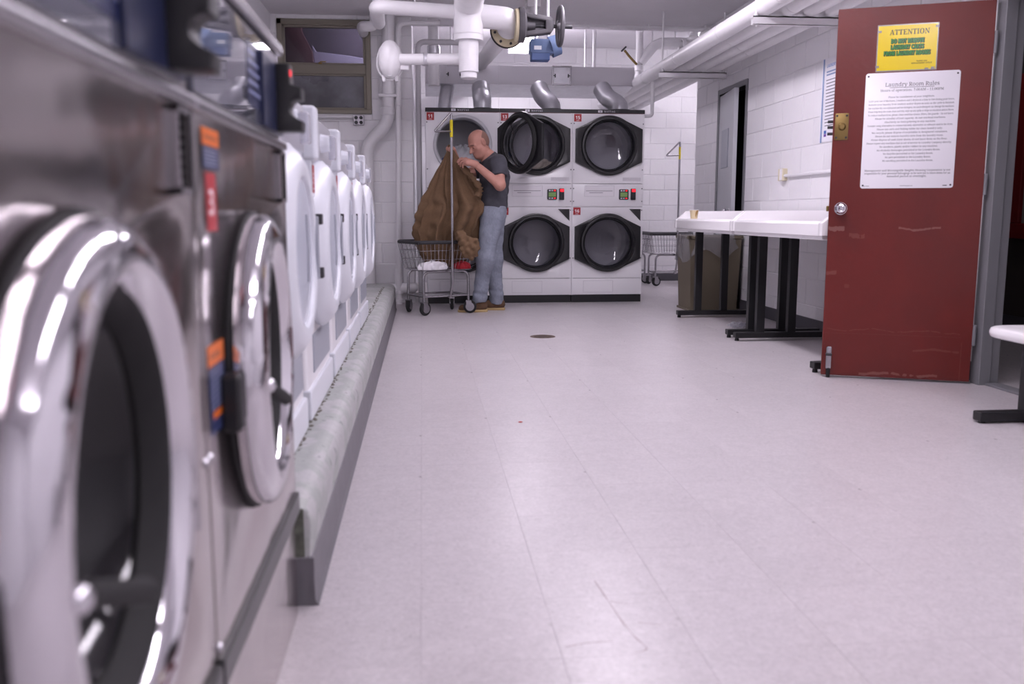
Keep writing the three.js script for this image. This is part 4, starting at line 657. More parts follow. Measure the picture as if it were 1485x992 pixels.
{
  // sheet metal exhaust duct above the dryers
  const d = thing('exhaust_duct', 'long grey sheet metal exhaust duct above the dryers', 'duct', [0.06, 2.315, -10.0]);
  part(d, 'front_side', box2(0, 0.0, -0.004, 2.3, 0.2, 0, 0.0015), M.ductPaint);
  part(d, 'underside', extrude(poly([[0, 0], [0.66, -0.055], [0.66, -0.05], [0, 0.004]]), 2.3).rotateY(Math.PI / 2), M.galv);
  part(d, 'top', box2(0, 0.196, -0.66, 2.3, 0.2, -0.004), M.ductPaint); part(d, 'back_side', box2(0, -0.055, -0.664, 2.3, 0.2, -0.66), M.galv);
  part(d, 'end_plate', box2(2.3, 0, -0.364, 2.304, 0.2, 0), M.ductPaint); part(d, 'end_plate', box2(-0.004, 0, -0.364, 0, 0.2, 0), M.ductPaint);
  for (const x of [0.02, 0.79, 1.52, 2.28]) part(d, 'seam', box2(x, -0.004, -0.364, x + 0.016, 0.204, 0.005, 0.002), M.ductPaint);
  for (const [x, w] of [[0.31, 0.19], [1.49, 0.205]]) {
    const a = part(d, 'access_hatch', box2(x - w / 2, 0.005, 0, x + w / 2, 0.2, 0.006, 0.002), x > 1 ? M.galv : M.ductPaint);
    part(a, 'hatch_rim', [box2(x - w / 2 - 0.008, -0.004, 0, x - w / 2 + 0.014, 0.208, 0.014, 0.005), box2(x + w / 2 - 0.014, -0.004, 0, x + w / 2 + 0.008, 0.208, 0.014, 0.005), box2(x - w / 2, -0.004, 0, x + w / 2, 0.014, 0.014, 0.005), box2(x - w / 2, 0.19, 0, x + w / 2, 0.208, 0.014, 0.005)], x > 1 ? M.chromeDull : M.ductPaint);
    for (const s of [-1, 1]) part(a, 'catch', [box(0.012, 0.04, 0.01, x + s * (w / 2 - 0.03), 0.1, 0.012, 0.003), box(0.026, 0.01, 0.012, x + s * (w / 2 - 0.022), 0.1, 0.016, 0.003)], M.charcoal);
  }
  for (const [x, name] of [[0.28, 'flue'], [1.77, 'x']]) part(d, 'hanger_rod', rod(V(x, 0.2, -0.1), V(x, CEIL2 - 2.315, -0.1), 0.012, 0.012, 8), M.pipe);
  part(d, 'hanger_rod', rod(V(1.87, 0.2, -0.1), V(1.87, CEIL2 - 2.315, -0.1), 0.02, 0.02, 10), M.pipe);
  // ribbed silver hoses from the dryers up to the duct
  const hose = (x0, x1, label, bend = 0) => {
    const h = thing('exhaust_hose', label, 'duct', [x0, 1.96, -9.73], 'silver exhaust hoses on the dryers');
    const ctl = new THREE.CatmullRomCurve3([V(0, 0.0, 0), V(0, 0.1 + bend, -0.02), V((x1 - x0) * 0.7, 0.22, -0.18), V(x1 - x0, 0.33, -0.3)]), pts = ctl.getPoints(110);
    part(h, 'hose', bar(pts, (t) => 0.094 + 0.005 * Math.sin(t * 150), { fillet: 0.0005, seg: 28, steps: 1 }), M.galv);
    part(h, 'clamp', lathe([[0.1, -0.012], [0.112, -0.01], [0.112, 0.01], [0.1, 0.012]], 'y', 28).translate(0, 0.055, 0), M.charcoal);
  };
  hose(0.657, 0.66, 'dark bent exhaust hose above dryer 11', 0.05);
  hose(1.401, 1.3, 'silver exhaust hose above the middle dryers');
  hose(2.145, 2.0, 'silver exhaust hose above dryer 15');
  const st = thing('exhaust_hose', 'short silver exhaust stub under the left end of the duct', 'duct', [0.25, 1.96, -10.1], 'silver exhaust hoses on the dryers'); part(st, 'hose', bar([V(0, -1.96, 0), V(0, 0.0, 0), V(0.05, 0.35, -0.05)], (t) => 0.075 + 0.003 * Math.sin(t * 60), { seg: 24, fillet: 0.1, steps: 24 }), M.galv);
}
{
  // pipework in the alcove behind, right of the duct
  const y1 = 2.97;
  const a = thing('alcove_pipe', 'long thin white pipe across the alcove under its ceiling', 'pipe', [0.9, y1, -10.2], PIPES); part(a, 'pipe', bar([V(0, 0, 0), V(3.2, 0.02, 0)], 0.028, { seg: 16 }), M.pipe); part(a, 'strap', [rod(V(1.0, 0, 0), V(1.0, 0.12, 0), 0.008), rod(V(2.6, 0, 0), V(2.6, 0.12, 0), 0.008)], M.pipe);
  const a2 = thing('alcove_pipe', 'thinner white pipe just above the long alcove pipe', 'pipe', [0.9, y1 + 0.07, -10.3], PIPES); part(a2, 'pipe', bar([V(0, 0, 0), V(3.0, 0.01, 0)], 0.016, { seg: 12 }), M.pipe);
  const b = thing('y_branch_pipe', 'upright white drain pipe with a slanting branch right of the duct', 'pipe', [2.55, 2.46, -10.55], PIPES);
  part(b, 'stack', bar([V(0, 0.0, 0), V(0, 0.62, 0)], 0.043, { seg: 20 }), M.pipe); part(b, 'branch', bar([V(0.01, 0.19, 0), V(0.2, 0.43, 0), V(0.62, 0.44, 0), V(0.62, 0.44, -0.4)], 0.056, { fillet: 0.1, seg: 22, steps: 8 }), M.pipe);
  part(b, 'hub', lathe([[0.043, -0.03], [0.058, -0.025], [0.058, 0.025], [0.043, 0.03]], 'y', 20).translate(0, 0.03, 0), M.pipe); part(b, 'hub', lathe([[0.043, -0.04], [0.06, -0.03], [0.06, 0.03], [0.043, 0.04]], 'y', 20).translate(0, 0.14, 0), M.pipe);
  part(b, 'hanger_rod', rod(V(0.15, 0.44, 0), V(0.15, 0.62, 0), 0.007), M.pipe); part(b, 'hanger_rod', rod(V(0.42, 0.46, 0), V(0.42, 0.62, 0), 0.009), M.pipe);
  const v = thing('check_valve', 'white painted valve on the alcove pipe above the pipe bundle', 'valve', [3.17, 2.78, -10.45]);
  part(v, 'body', [lathe([[0.06, -0.09], [0.075, -0.07], [0.08, 0], [0.075, 0.1], [0.1, 0.12], [0.1, 0.15], [0.05, 0.17], [0.045, 0.23], [0.02, 0.26], [0, 0.26]], 'y', 24), lathe([[0.075, -0.15], [0.085, -0.14], [0.085, -0.11], [0.065, -0.1], [0.065, 0.1], [0.085, 0.11], [0.085, 0.14], [0.075, 0.15]], 'x', 24).translate(0, 0.05, 0)], M.pipe);
  part(v, 'side_pipe', bar([V(-0.02, -0.02, 0), V(-0.13, -0.02, 0), V(-0.13, -0.3, 0)], 0.03, { fillet: 0.06, seg: 16 }), M.pipe);
  part(v, 'outlet_pipe', bar([V(0.12, 0.05, 0), V(0.6, 0.05, 0)], 0.045, { seg: 18 }), M.pipe);
  part(v, 'support', rod(V(0, 0.26, 0), V(0, 0.3, 0), 0.01), M.pipe);
  const g = thing('hose_tap', 'small brass tap with a loose white tag in the alcove', 'tap', [2.36, 2.69, -10.5]);
  part(g, 'body', bar([V(0.15, -0.06, 0), V(0.06, 0.03, 0), V(0, 0.1, 0)], 0.014, { seg: 10, fillet: 0.03 }), M.brass); part(g, 'handle', bar([V(-0.035, 0.085, 0), V(0.02, 0.14, 0)], 0.01, { seg: 8 }), M.charcoal); part(g, 'tag', new THREE.BoxGeometry(0.04, 0.05, 0.003).translate(-0.005, 0.04, 0.01), M.rubbish);
  const w = thing('overflow_pipe', 'small white pipe elbow at the top right corner of dryer 15', 'pipe', [2.29, 1.9, -9.4], PIPES); part(w, 'pipe', bar([V(-0.02, 0.03, 0), V(0.13, 0.03, 0), V(0.13, 0.38, 0)], 0.02, { fillet: 0.04, seg: 12 }), M.pipe);
  const cdt = thing('ceiling_conduit', 'thin white conduit fixed along the ceiling edge', 'conduit', [1.05, 2.82, -9.35]);
  part(cdt, 'conduit', bar([V(0, 0, 0), V(1.97, 0, 0)], 0.014, { seg: 12 }), M.pipe); for (const x of [0.4, 1.3, 1.9]) part(cdt, 'clip', box(0.02, 0.044, 0.034, x, 0.006, 0, 0.004), M.pipe);
  part(cdt, 'drop', bar([V(1.93, 0, 0), V(1.93, -0.2, 0)], 0.012, { seg: 10 }), M.pipe);
  const jb = thing('junction_box', 'pale junction box on the ceiling behind the hand wheel', 'junction box', [1.03, CEIL, -8.35]); part(jb, 'box', box2(-0.06, -0.09, -0.06, 0.06, 0, 0.06, 0.006), M.pipeDull); part(jb, 'knock_out', rod(V(0, -0.14, 0), V(0, -0.09, 0), 0.03, 0.03, 16), M.pipeDull); part(jb, 'conduit', rod(V(-0.05, -0.05, 0), V(-0.22, -0.2, -0.6), 0.01), M.pipe);
}
// outlet on the window wall and conduit with box on the right wall
{
  const o = thing('power_outlet', 'metal four-socket power outlet below the window', 'power outlet', [-0.616, 1.79, WIN + 0.005]);
  part(o, 'box', box2(-0.052, 0, 0, 0.052, 0.098, 0.04, 0.005), M.chromeDull);
  for (const [x, y] of [[-0.024, 0.026], [0.024, 0.026], [-0.024, 0.072], [0.024, 0.072]]) part(o, 'socket', rod(V(x, y, 0.038), V(x, y, 0.044), 0.017, 0.017, 18), M.charcoal);
  part(o, 'conduit', [rod(V(-0.75, 0.075, 0.02), V(-0.05, 0.075, 0.02), 0.008), rod(V(-0.75, 0.045, 0.02), V(-0.05, 0.045, 0.02), 0.008)], M.pipe);
  const b = thing('conduit_box', 'cream outlet box with white conduit on the right wall above the tables', 'outlet box', [RIGHT - 0.005, 1.185, -7.27]);
  part(b, 'box', box2(-0.045, 0, -0.045, 0, 0.1, 0.05, 0.006), std({ color: 0xd8d0b4, roughness: 0.5 })); part(b, 'cover', box2(-0.05, 0.004, 0.0, -0.04, 0.096, 0.045, 0.003), M.white);
  part(b, 'conduit', rod(V(-0.02, 0.04, 0.05), V(-0.02, 0.04, 1.6), 0.014), M.pipe);
}
// ------------------------------------------------------------------ folding tables
{
  const tubM = std({ color: 0xf2f0f2, roughness: 0.22 });
  function foldingTable(zFar, label) {
    const L = 1.475, D = 0.76, t = thing('folding_table', label, 'table', [2.235, 0, zFar], 'white laundry folding tables');
    // moulded top: rounded front lip, raised ends and back; cross-section in x (0 front, D back) and y
    const prof = [[0.0, 0.79], [0.0, 0.855], [0.008, 0.868], [0.022, 0.872], [0.04, 0.866], [0.06, 0.858], [D - 0.07, 0.858], [D - 0.03, 0.87], [D - 0.015, 0.935], [D, 0.94], [D, 0.79]];
    const s = poly(prof); part(t, 'top', extrude(s, L, 0.004), tubM);
    for (const z of [0, L - 0.05]) {
      const far = z === 0, e = poly([[0.0, 0.79], [0.0, 0.862], [0.02, 0.875], [0.09, 0.935], [D, 0.94], [D, 0.79]]);
      part(t, 'end_wall', extrude(e, 0.05, 0.003).translate(-0.002, 0, z + (far ? -0.001 : 0.001)), tubM);
    }
    part(t, 'apron', box2(0.008, 0.765, 0.02, D - 0.02, 0.80, L - 0.02, 0.006), tubM);
    for (const z of [0.1, L - 0.07]) {
      const f = part(t, 'leg_frame', box2(0.01, 0.022, z - 0.032, 0.72, 0.062, z + 0.032, 0.005), M.black);
      for (const x of [0.195, 0.43]) part(f, 'post', box2(x - 0.03, 0.06, z - 0.024, x + 0.03, 0.79, z + 0.024, 0.003), M.black);
      for (const x of [0.03, 0.69]) part(f, 'glide', rod(V(x, 0, z), V(x, 0.024, z), 0.016, 0.014, 14), M.rubber);
      part(f, 'top_plate', box2(0.1, 0.755, z - 0.03, 0.6, 0.768, z + 0.03, 0.002), M.black);
    }
    return t;
  }
  foldingTable(-7.787, 'white moulded folding table with a paper cup on it, farther of the two');
  foldingTable(-6.31, 'white moulded folding table half hidden behind the red door');
  // paper cup
  const c = thing('paper_cup', 'small beige printed paper cup on the folding table', 'cup', [2.33, 0.858, -7.54]);
  const cp = print(256, 128, (q, w, h) => { q.fillStyle = '#d8c7a2'; q.fillRect(0, 0, w, h); q.fillStyle = '#b08a55'; for (let i = 0; i < 16; i++) { q.beginPath(); q.arc((i * 53) % 256, 20 + (i * 37) % 96, 9, 0, 7); q.fill(); } q.fillStyle = '#c9654a'; for (let i = 0; i < 7; i++) q.fillRect((i * 71) % 250, 30 + (i * 29) % 70, 16, 6); });
  part(c, 'wall', lathe([[0.027, 0.0], [0.038, 0.088], [0.0365, 0.088], [0.026, 0.004], [0, 0.004]], 'y', 32), std({ map: cp, roughness: 0.6 })); part(c, 'lip', new THREE.TorusGeometry(0.0378, 0.0022, 8, 32).rotateX(Math.PI / 2).translate(0, 0.088, 0), M.white);
}
// ------------------------------------------------------------------ bench by the red door
{
  const b = thing('bench', 'white moulded bench seat on black legs at the right edge', 'bench', [2.66, 0, -2.9]);
  const s = new THREE.Shape(); s.moveTo(-0.1, -0.72); s.lineTo(0.17, -0.72); s.quadraticCurveTo(0.24, -0.72, 0.24, -0.6); s.lineTo(0.24, 0.6); s.quadraticCurveTo(0.24, 0.74, 0.15, 0.74); s.lineTo(-0.1, 0.76); s.quadraticCurveTo(-0.235, 0.76, -0.235, 0.62); s.lineTo(-0.235, -0.6); s.quadraticCurveTo(-0.235, -0.72, -0.1, -0.72);
  part(b, 'seat', extrude(s, 0.045, 0.018).rotateX(-Math.PI / 2).translate(0, 0.385, 0), std({ color: 0xf0eef0, roughness: 0.25 }));
  part(b, 'beam', box2(-0.04, 0.345, -0.62, 0.04, 0.385, 0.6, 0.004), M.black);
  for (const z of [-0.72, 0.5]) { const f = part(b, 'leg', box2(-0.025, 0.045, z - 0.03, 0.025, 0.36, z + 0.03, 0.004), M.black); part(f, 'foot_bar', box2(-0.235, 0.008, z - 0.03, 0.235, 0.05, z + 0.03, 0.006), M.black); part(f, 'glide', rod(V(-0.21, 0, z), V(-0.21, 0.01, z), 0.015, 0.015, 12), M.rubber); part(f, 'glide', rod(V(0.21, 0, z), V(0.21, 0.01, z), 0.015, 0.015, 12), M.rubber); }
}
// ------------------------------------------------------------------ bin with liner
{
  const b = thing('waste_bin', 'tall olive brown waste bin with a clear liner behind the tables', 'bin', [2.735, 0, -8.36]);
  const tan = std({ color: 0x6f6655, roughness: 0.6 });
  const g = new THREE.CylinderGeometry(0.36, 0.325, 0.7, 4, 1, true).rotateY(Math.PI / 4).translate(0, 0.35, 0); g.scale(0.97, 1, 0.86);
  part(b, 'wall', [toCreasedNormals(g, 0.3), box2(-0.24, 0, -0.2, 0.24, 0.02, 0.2)], tan);
  part(b, 'rim', [box2(-0.26, 0.68, 0.2, 0.26, 0.71, 0.23, 0.006), box2(-0.26, 0.68, -0.23, 0.26, 0.71, -0.2, 0.006), box2(-0.26, 0.68, -0.23, -0.235, 0.71, 0.23, 0.006), box2(0.235, 0.68, -0.23, 0.255, 0.71, 0.23, 0.006)], tan);
  // crumpled liner turned down over the rim
  const pos = [], idx = [], N = 72, R = 6;
  for (let r = 0; r <= R; r++) for (let i = 0; i <= N; i++) {
    const a = i / N * Math.PI * 2, sq = 1 / Math.max(Math.abs(Math.cos(a)), Math.abs(Math.sin(a))), left = Math.max(0, Math.cos(a - Math.PI)), drop = 0.17 + 0.05 * Math.sin(a * 5 + 1) + 0.05 * left;
    const k = 1.06 + 0.035 * Math.sin(a * 17) * (r / R) + 0.03 * (r / R) * left * 2 + 0.03 * Math.sin(a * 9 + r) * r / R;
    pos.push(Math.min(1.12, sq) * Math.cos(a) * 0.262 * k, 0.722 - drop * r / R, Math.min(1.12, sq) * Math.sin(a) * 0.235 * k);
  }
  for (let r = 0; r < R; r++) for (let i = 0; i < N; i++) { const a = r * (N + 1) + i, c = a + N + 1; idx.push(a, a + 1, c, c, a + 1, c + 1); }
  const lg = new THREE.BufferGeometry(); lg.setAttribute('position', new THREE.Float32BufferAttribute(pos, 3)); lg.setIndex(idx); lg.computeVertexNormals();
  part(b, 'liner', lg, M.bagPlastic, 'clear crumpled plastic liner');
}
// ------------------------------------------------------------------ small things on the floor
{
  const d = thing('floor_drain', 'round rusty floor drain in the middle of the floor', 'drain', [0.89, 0, -6.57]);
  part(d, 'plate', lathe([[0, 0.0006], [0.085, 0.0006], [0.092, 0.0022], [0.096, 0.0004], [0.096, 0]], 'y', 36), std({ color: 0x6a5a50, roughness: 0.6, metalness: 0.4 }));
  const holes = []; for (let r = 0; r < 3; r++) for (let k = 0; k < (r ? r * 6 : 1); k++) { const a = k / (r ? r * 6 : 1) * Math.PI * 2; part(d, 'hole', rod(V(r * 0.03 * Math.cos(a), 0.0005, r * 0.03 * Math.sin(a)), V(r * 0.03 * Math.cos(a), 0.0014, r * 0.03 * Math.sin(a)), 0.009, 0.009, 10), M.black); }
  // crumpled plastic under the table, scrap by the dryers, red scrap
  const crumple = (r, s, sy) => { const g = new THREE.IcosahedronGeometry(r, 4), p = g.attributes.position; for (let i = 0; i < p.count; i++) { const v = V(p.getX(i), p.getY(i), p.getZ(i)).normalize(), n = 0.7 + 0.35 * Math.sin(v.x * 9 + s) * Math.sin(v.y * 8 + s * 2) + 0.3 * Math.sin(v.z * 11 + s * 3 + v.x * 5); p.setXYZ(i, v.x * n * r * 1.7, (v.y * n * r + r * 0.75) * sy, v.z * n * r); } g.computeVertexNormals(); return g; };
  solo('plastic_scrap', crumple(0.05, 2, 0.55), M.bagPlastic, 'crumpled clear plastic on the floor under the folding table', 'litter', [2.53, 0.003, -6.93]);
  solo('paper_scrap', crumple(0.022, 5, 0.4), M.rubbish, 'small white paper scrap on the floor in front of the middle dryer', 'litter', [1.01, 0.001, -8.86]);
  solo('red_scrap', crumple(0.006, 3, 0.4), std({ color: 0xc4362c, roughness: 0.6 }), 'tiny red scrap on the open floor', 'litter', [0.42, 0.001, -3.82]);
}
// ------------------------------------------------------------------ laundry carts
function laundryCart(label, pos, turn) {
  const t = thing('laundry_cart', label, 'cart', pos, 'wire laundry carts'); t.rotation.y = turn;
  const wire = M.chromeDull, A = 0.3, B = 0.24, a = 0.25, b = 0.19, Y1 = 0.66, Y0 = 0.41;     // rim and floor half sizes of the basket
  const edge = (k) => { const w = A + (a - A) * k, d = B + (b - B) * k, y = Y1 + (Y0 - Y1) * k; return [V(-w, y, d), V(w, y, d), V(w, y, -d), V(-w, y, -d)]; };
  part(t, 'rim', bar(edge(0).map((v) => v.add(V(0, 0.0, 0))), 0.017, { closed: true, fillet: 0.06, seg: 10 }), M.charcoal, 'black rubber bumper rim');
  const panels = [['side_panel', 0, 1], ['end_panel', 1, 2], ['side_panel', 2, 3], ['end_panel', 3, 0]];
  for (const [nm, i, j] of panels) {
    const g = [], n = nm === 'side_panel' ? 15 : 11;
    for (let k = 0; k <= n; k++) { const q = edge(0)[i].lerp(edge(0)[j], k / n), r = edge(1)[i].lerp(edge(1)[j], k / n); g.push(rod(q, r, 0.0024, 0.0024, 6, true)); }
    for (const h of [0.3, 0.62]) { const e = edge(h); g.push(rod(e[i], e[j], 0.0028, 0.0028, 6, true)); }
    part(t, nm, g, wire).userData.kind = 'stuff';
  }
  { const g = [], e = edge(1); for (let k = 1; k < 12; k++) g.push(rod(e[0].clone().lerp(e[1], k / 12), e[3].clone().lerp(e[2], k / 12), 0.0024, 0.0024, 6, true)); for (let k = 1; k < 5; k++) g.push(rod(e[0].clone().lerp(e[3], k / 5), e[1].clone().lerp(e[2], k / 5), 0.0024, 0.0024, 6, true)); part(t, 'basket_floor', g, wire).userData.kind = 'stuff'; }
  part(t, 'basket_ring', bar(edge(1), 0.006, { closed: true, fillet: 0.03, seg: 8 }), wire);
  // base: two bent tubes and side rails
  const lx = 0.225, lz = 0.175;
  for (const z of [lz, -lz]) part(t, 'leg_tube', bar([V(-lx, 0.115, z), V(-lx, Y0 - 0.014, z), V(lx, Y0 - 0.014, z), V(lx, 0.115, z)], 0.0125, { fillet: 0.07, seg: 12 }), wire);
  for (const x of [-lx, lx]) part(t, 'cross_rail', rod(V(x, 0.17, -lz), V(x, 0.17, lz), 0.0095, 0.0095, 10), wire);
  part(t, 'side_rail', rod(V(-lx, 0.17, lz), V(lx, 0.17, lz), 0.0095, 0.0095, 10), wire); part(t, 'side_rail', rod(V(-lx, 0.17, -lz), V(lx, 0.17, -lz), 0.0095, 0.0095, 10), wire);
  let k = 0;
  for (const [x, z] of [[-lx, lz], [lx, lz], [lx, -lz], [-lx, -lz]]) {
    const an = [0.3, -0.5, 1.1, 0.8][k++ % 4];
    const c = new THREE.Group(); c.name = 'caster'; c.position.set(x, 0, z); c.rotation.y = an; t.add(c);
    part(c, 'fork', [box2(-0.02, 0.05, -0.024, 0.03, 0.115, -0.02, 0.001), box2(-0.02, 0.05, 0.02, 0.03, 0.115, 0.024, 0.001), box2(-0.024, 0.108, -0.026, 0.026, 0.122, 0.026, 0.004)], wire);
    part(c, 'wheel', lathe([[0.012, -0.018], [0.05, -0.016], [0.06, -0.01], [0.062, 0], [0.06, 0.01], [0.05, 0.016], [0.012, 0.018]], 'z', 28).translate(0.014, 0.062, 0), M.rubber); part(c, 'wheel_hub', rod(V(0.014, 0.062, -0.0195), V(0.014, 0.062, 0.0195), 0.04, 0.04, 20), M.chromeDull);
  }
  // upright pole with triangular hanging bracket
  const px = 0.03, pz = lz + 0.075, hp = part(t, 'hanger_pole', bar([V(px, 0.17, lz + 0.02), V(px, 0.30, pz), V(px, 1.775, pz)], 0.0125, { fillet: 0.05, seg: 14 }), wire);
  const bd = V(-0.2, 0, 0.0); // bracket points to the basket's left
  part(hp, 'bracket', bar([V(px, 1.76, pz), V(px, 1.8, pz), V(px - 0.185, 1.625, pz + 0.045), V(px, 1.635, pz)], 0.0095, { fillet: 0.016, seg: 10 }), wire);
  part(hp, 'yellow_sticker', rod(V(px, 1.585, pz), V(px, 1.735, pz), 0.0131, 0.0131, 16, true), std({ color: 0xe3cf1a, roughness: 0.4 }), 'yellow sticker');
  part(hp, 'foot_clamp', box(0.03, 0.03, 0.04, px, 0.17, lz + 0.012, 0.006), wire);
  return t;
}
laundryCart('wire laundry cart filled by the man in front of dryer 11', [0.14, 0, -8.29], THREE.MathUtils.degToRad(24));
laundryCart('empty wire laundry cart with a hanging pole by the back wall', [3.17, 0, -11.27], 0);
laundryCart('empty wire laundry cart half hidden behind the right dryer', [2.7, 0, -11.745], 0);
// ------------------------------------------------------------------ distance fields meshed with surface nets
function surfaceNets(f, lo, hi, h) {
  const n = [0, 1, 2].map((k) => Math.ceil((hi[k] - lo[k]) / h) + 1), [nx, ny, nz] = n, F = new Float32Array(nx * ny * nz), id = (i, j, k) => i + nx * (j + ny * k);
  for (let k = 0; k < nz; k++) for (let j = 0; j < ny; j++) for (let i = 0; i < nx; i++) F[id(i, j, k)] = f(lo[0] + i * h, lo[1] + j * h, lo[2] + k * h);
  const vert = new Int32Array(nx * ny * nz).fill(-1), pos = [], idx = [];
  const E = [[0, 1], [0, 2], [0, 4], [1, 3], [1, 5], [2, 3], [2, 6], [3, 7], [4, 5], [4, 6], [5, 7], [6, 7]];
  for (let k = 0; k < nz - 1; k++) for (let j = 0; j < ny - 1; j++) for (let i = 0; i < nx - 1; i++) {
    const c = []; let neg = 0; for (let q = 0; q < 8; q++) { const v = F[id(i + (q & 1), j + ((q >> 1) & 1), k + (q >> 2))]; c.push(v); if (v < 0) neg++; }
    if (neg === 0 || neg === 8) continue;
    let x = 0, y = 0, z = 0, m = 0;
    for (const [a, b] of E) if ((c[a] < 0) !== (c[b] < 0)) { const t = c[a] / (c[a] - c[b]); x += (a & 1) + t * ((b & 1) - (a & 1)); y += ((a >> 1) & 1) + t * (((b >> 1) & 1) - ((a >> 1) & 1)); z += (a >> 2) + t * ((b >> 2) - (a >> 2)); m++; }
    vert[id(i, j, k)] = pos.length / 3; pos.push(lo[0] + (i + x / m) * h, lo[1] + (j + y / m) * h, lo[2] + (k + z / m) * h);
  }
  const quad = (a, b, c, d, flip) => { if (a < 0 || b < 0 || c < 0 || d < 0) return; flip ? idx.push(a, c, b, b, c, d) : idx.push(a, b, c, b, d, c); };
  for (let k = 1; k < nz - 1; k++) for (let j = 1; j < ny - 1; j++) for (let i = 1; i < nx - 1; i++) {
    const s = F[id(i, j, k)] < 0;
    if (s !== F[id(i + 1, j, k)] < 0) quad(vert[id(i, j - 1, k - 1)], vert[id(i, j, k - 1)], vert[id(i, j - 1, k)], vert[id(i, j, k)], !s);
    if (s !== F[id(i, j + 1, k)] < 0) quad(vert[id(i - 1, j, k - 1)], vert[id(i, j, k - 1)], vert[id(i - 1, j, k)], vert[id(i, j, k)], s);
    if (s !== F[id(i, j, k + 1)] < 0) quad(vert[id(i - 1, j - 1, k)], vert[id(i, j - 1, k)], vert[id(i - 1, j, k)], vert[id(i, j, k)], !s);
  }
  const g = new THREE.BufferGeometry(); g.setAttribute('position', new THREE.Float32BufferAttribute(pos, 3)); g.setIndex(idx); g.computeVertexNormals(); return g;
}
const smin = (a, b, k) => { const h = Math.max(k - Math.abs(a - b), 0) / k; return Math.min(a, b) - h * h * k * 0.25; };
const smax = (a, b, k) => -smin(-a, -b, k);
function cone(p, a, b, ra, rb) {   // tapered capsule
  const bx = b[0] - a[0], by = b[1] - a[1], bz = b[2] - a[2], px = p[0] - a[0], py = p[1] - a[1], pz = p[2] - a[2];
  const t = Math.max(0, Math.min(1, (px * bx + py * by + pz * bz) / (bx * bx + by * by + bz * bz)));
  return Math.hypot(px - bx * t, py - by * t, pz - bz * t) - (ra + (rb - ra) * t);
}
const ell = (x, y, z, a, b, c) => { const k = Math.hypot(x / a, y / b, z / c); return (k - 1) * Math.min(a, b, c) * (k < 1 ? 1 : 1) * 1.0; };
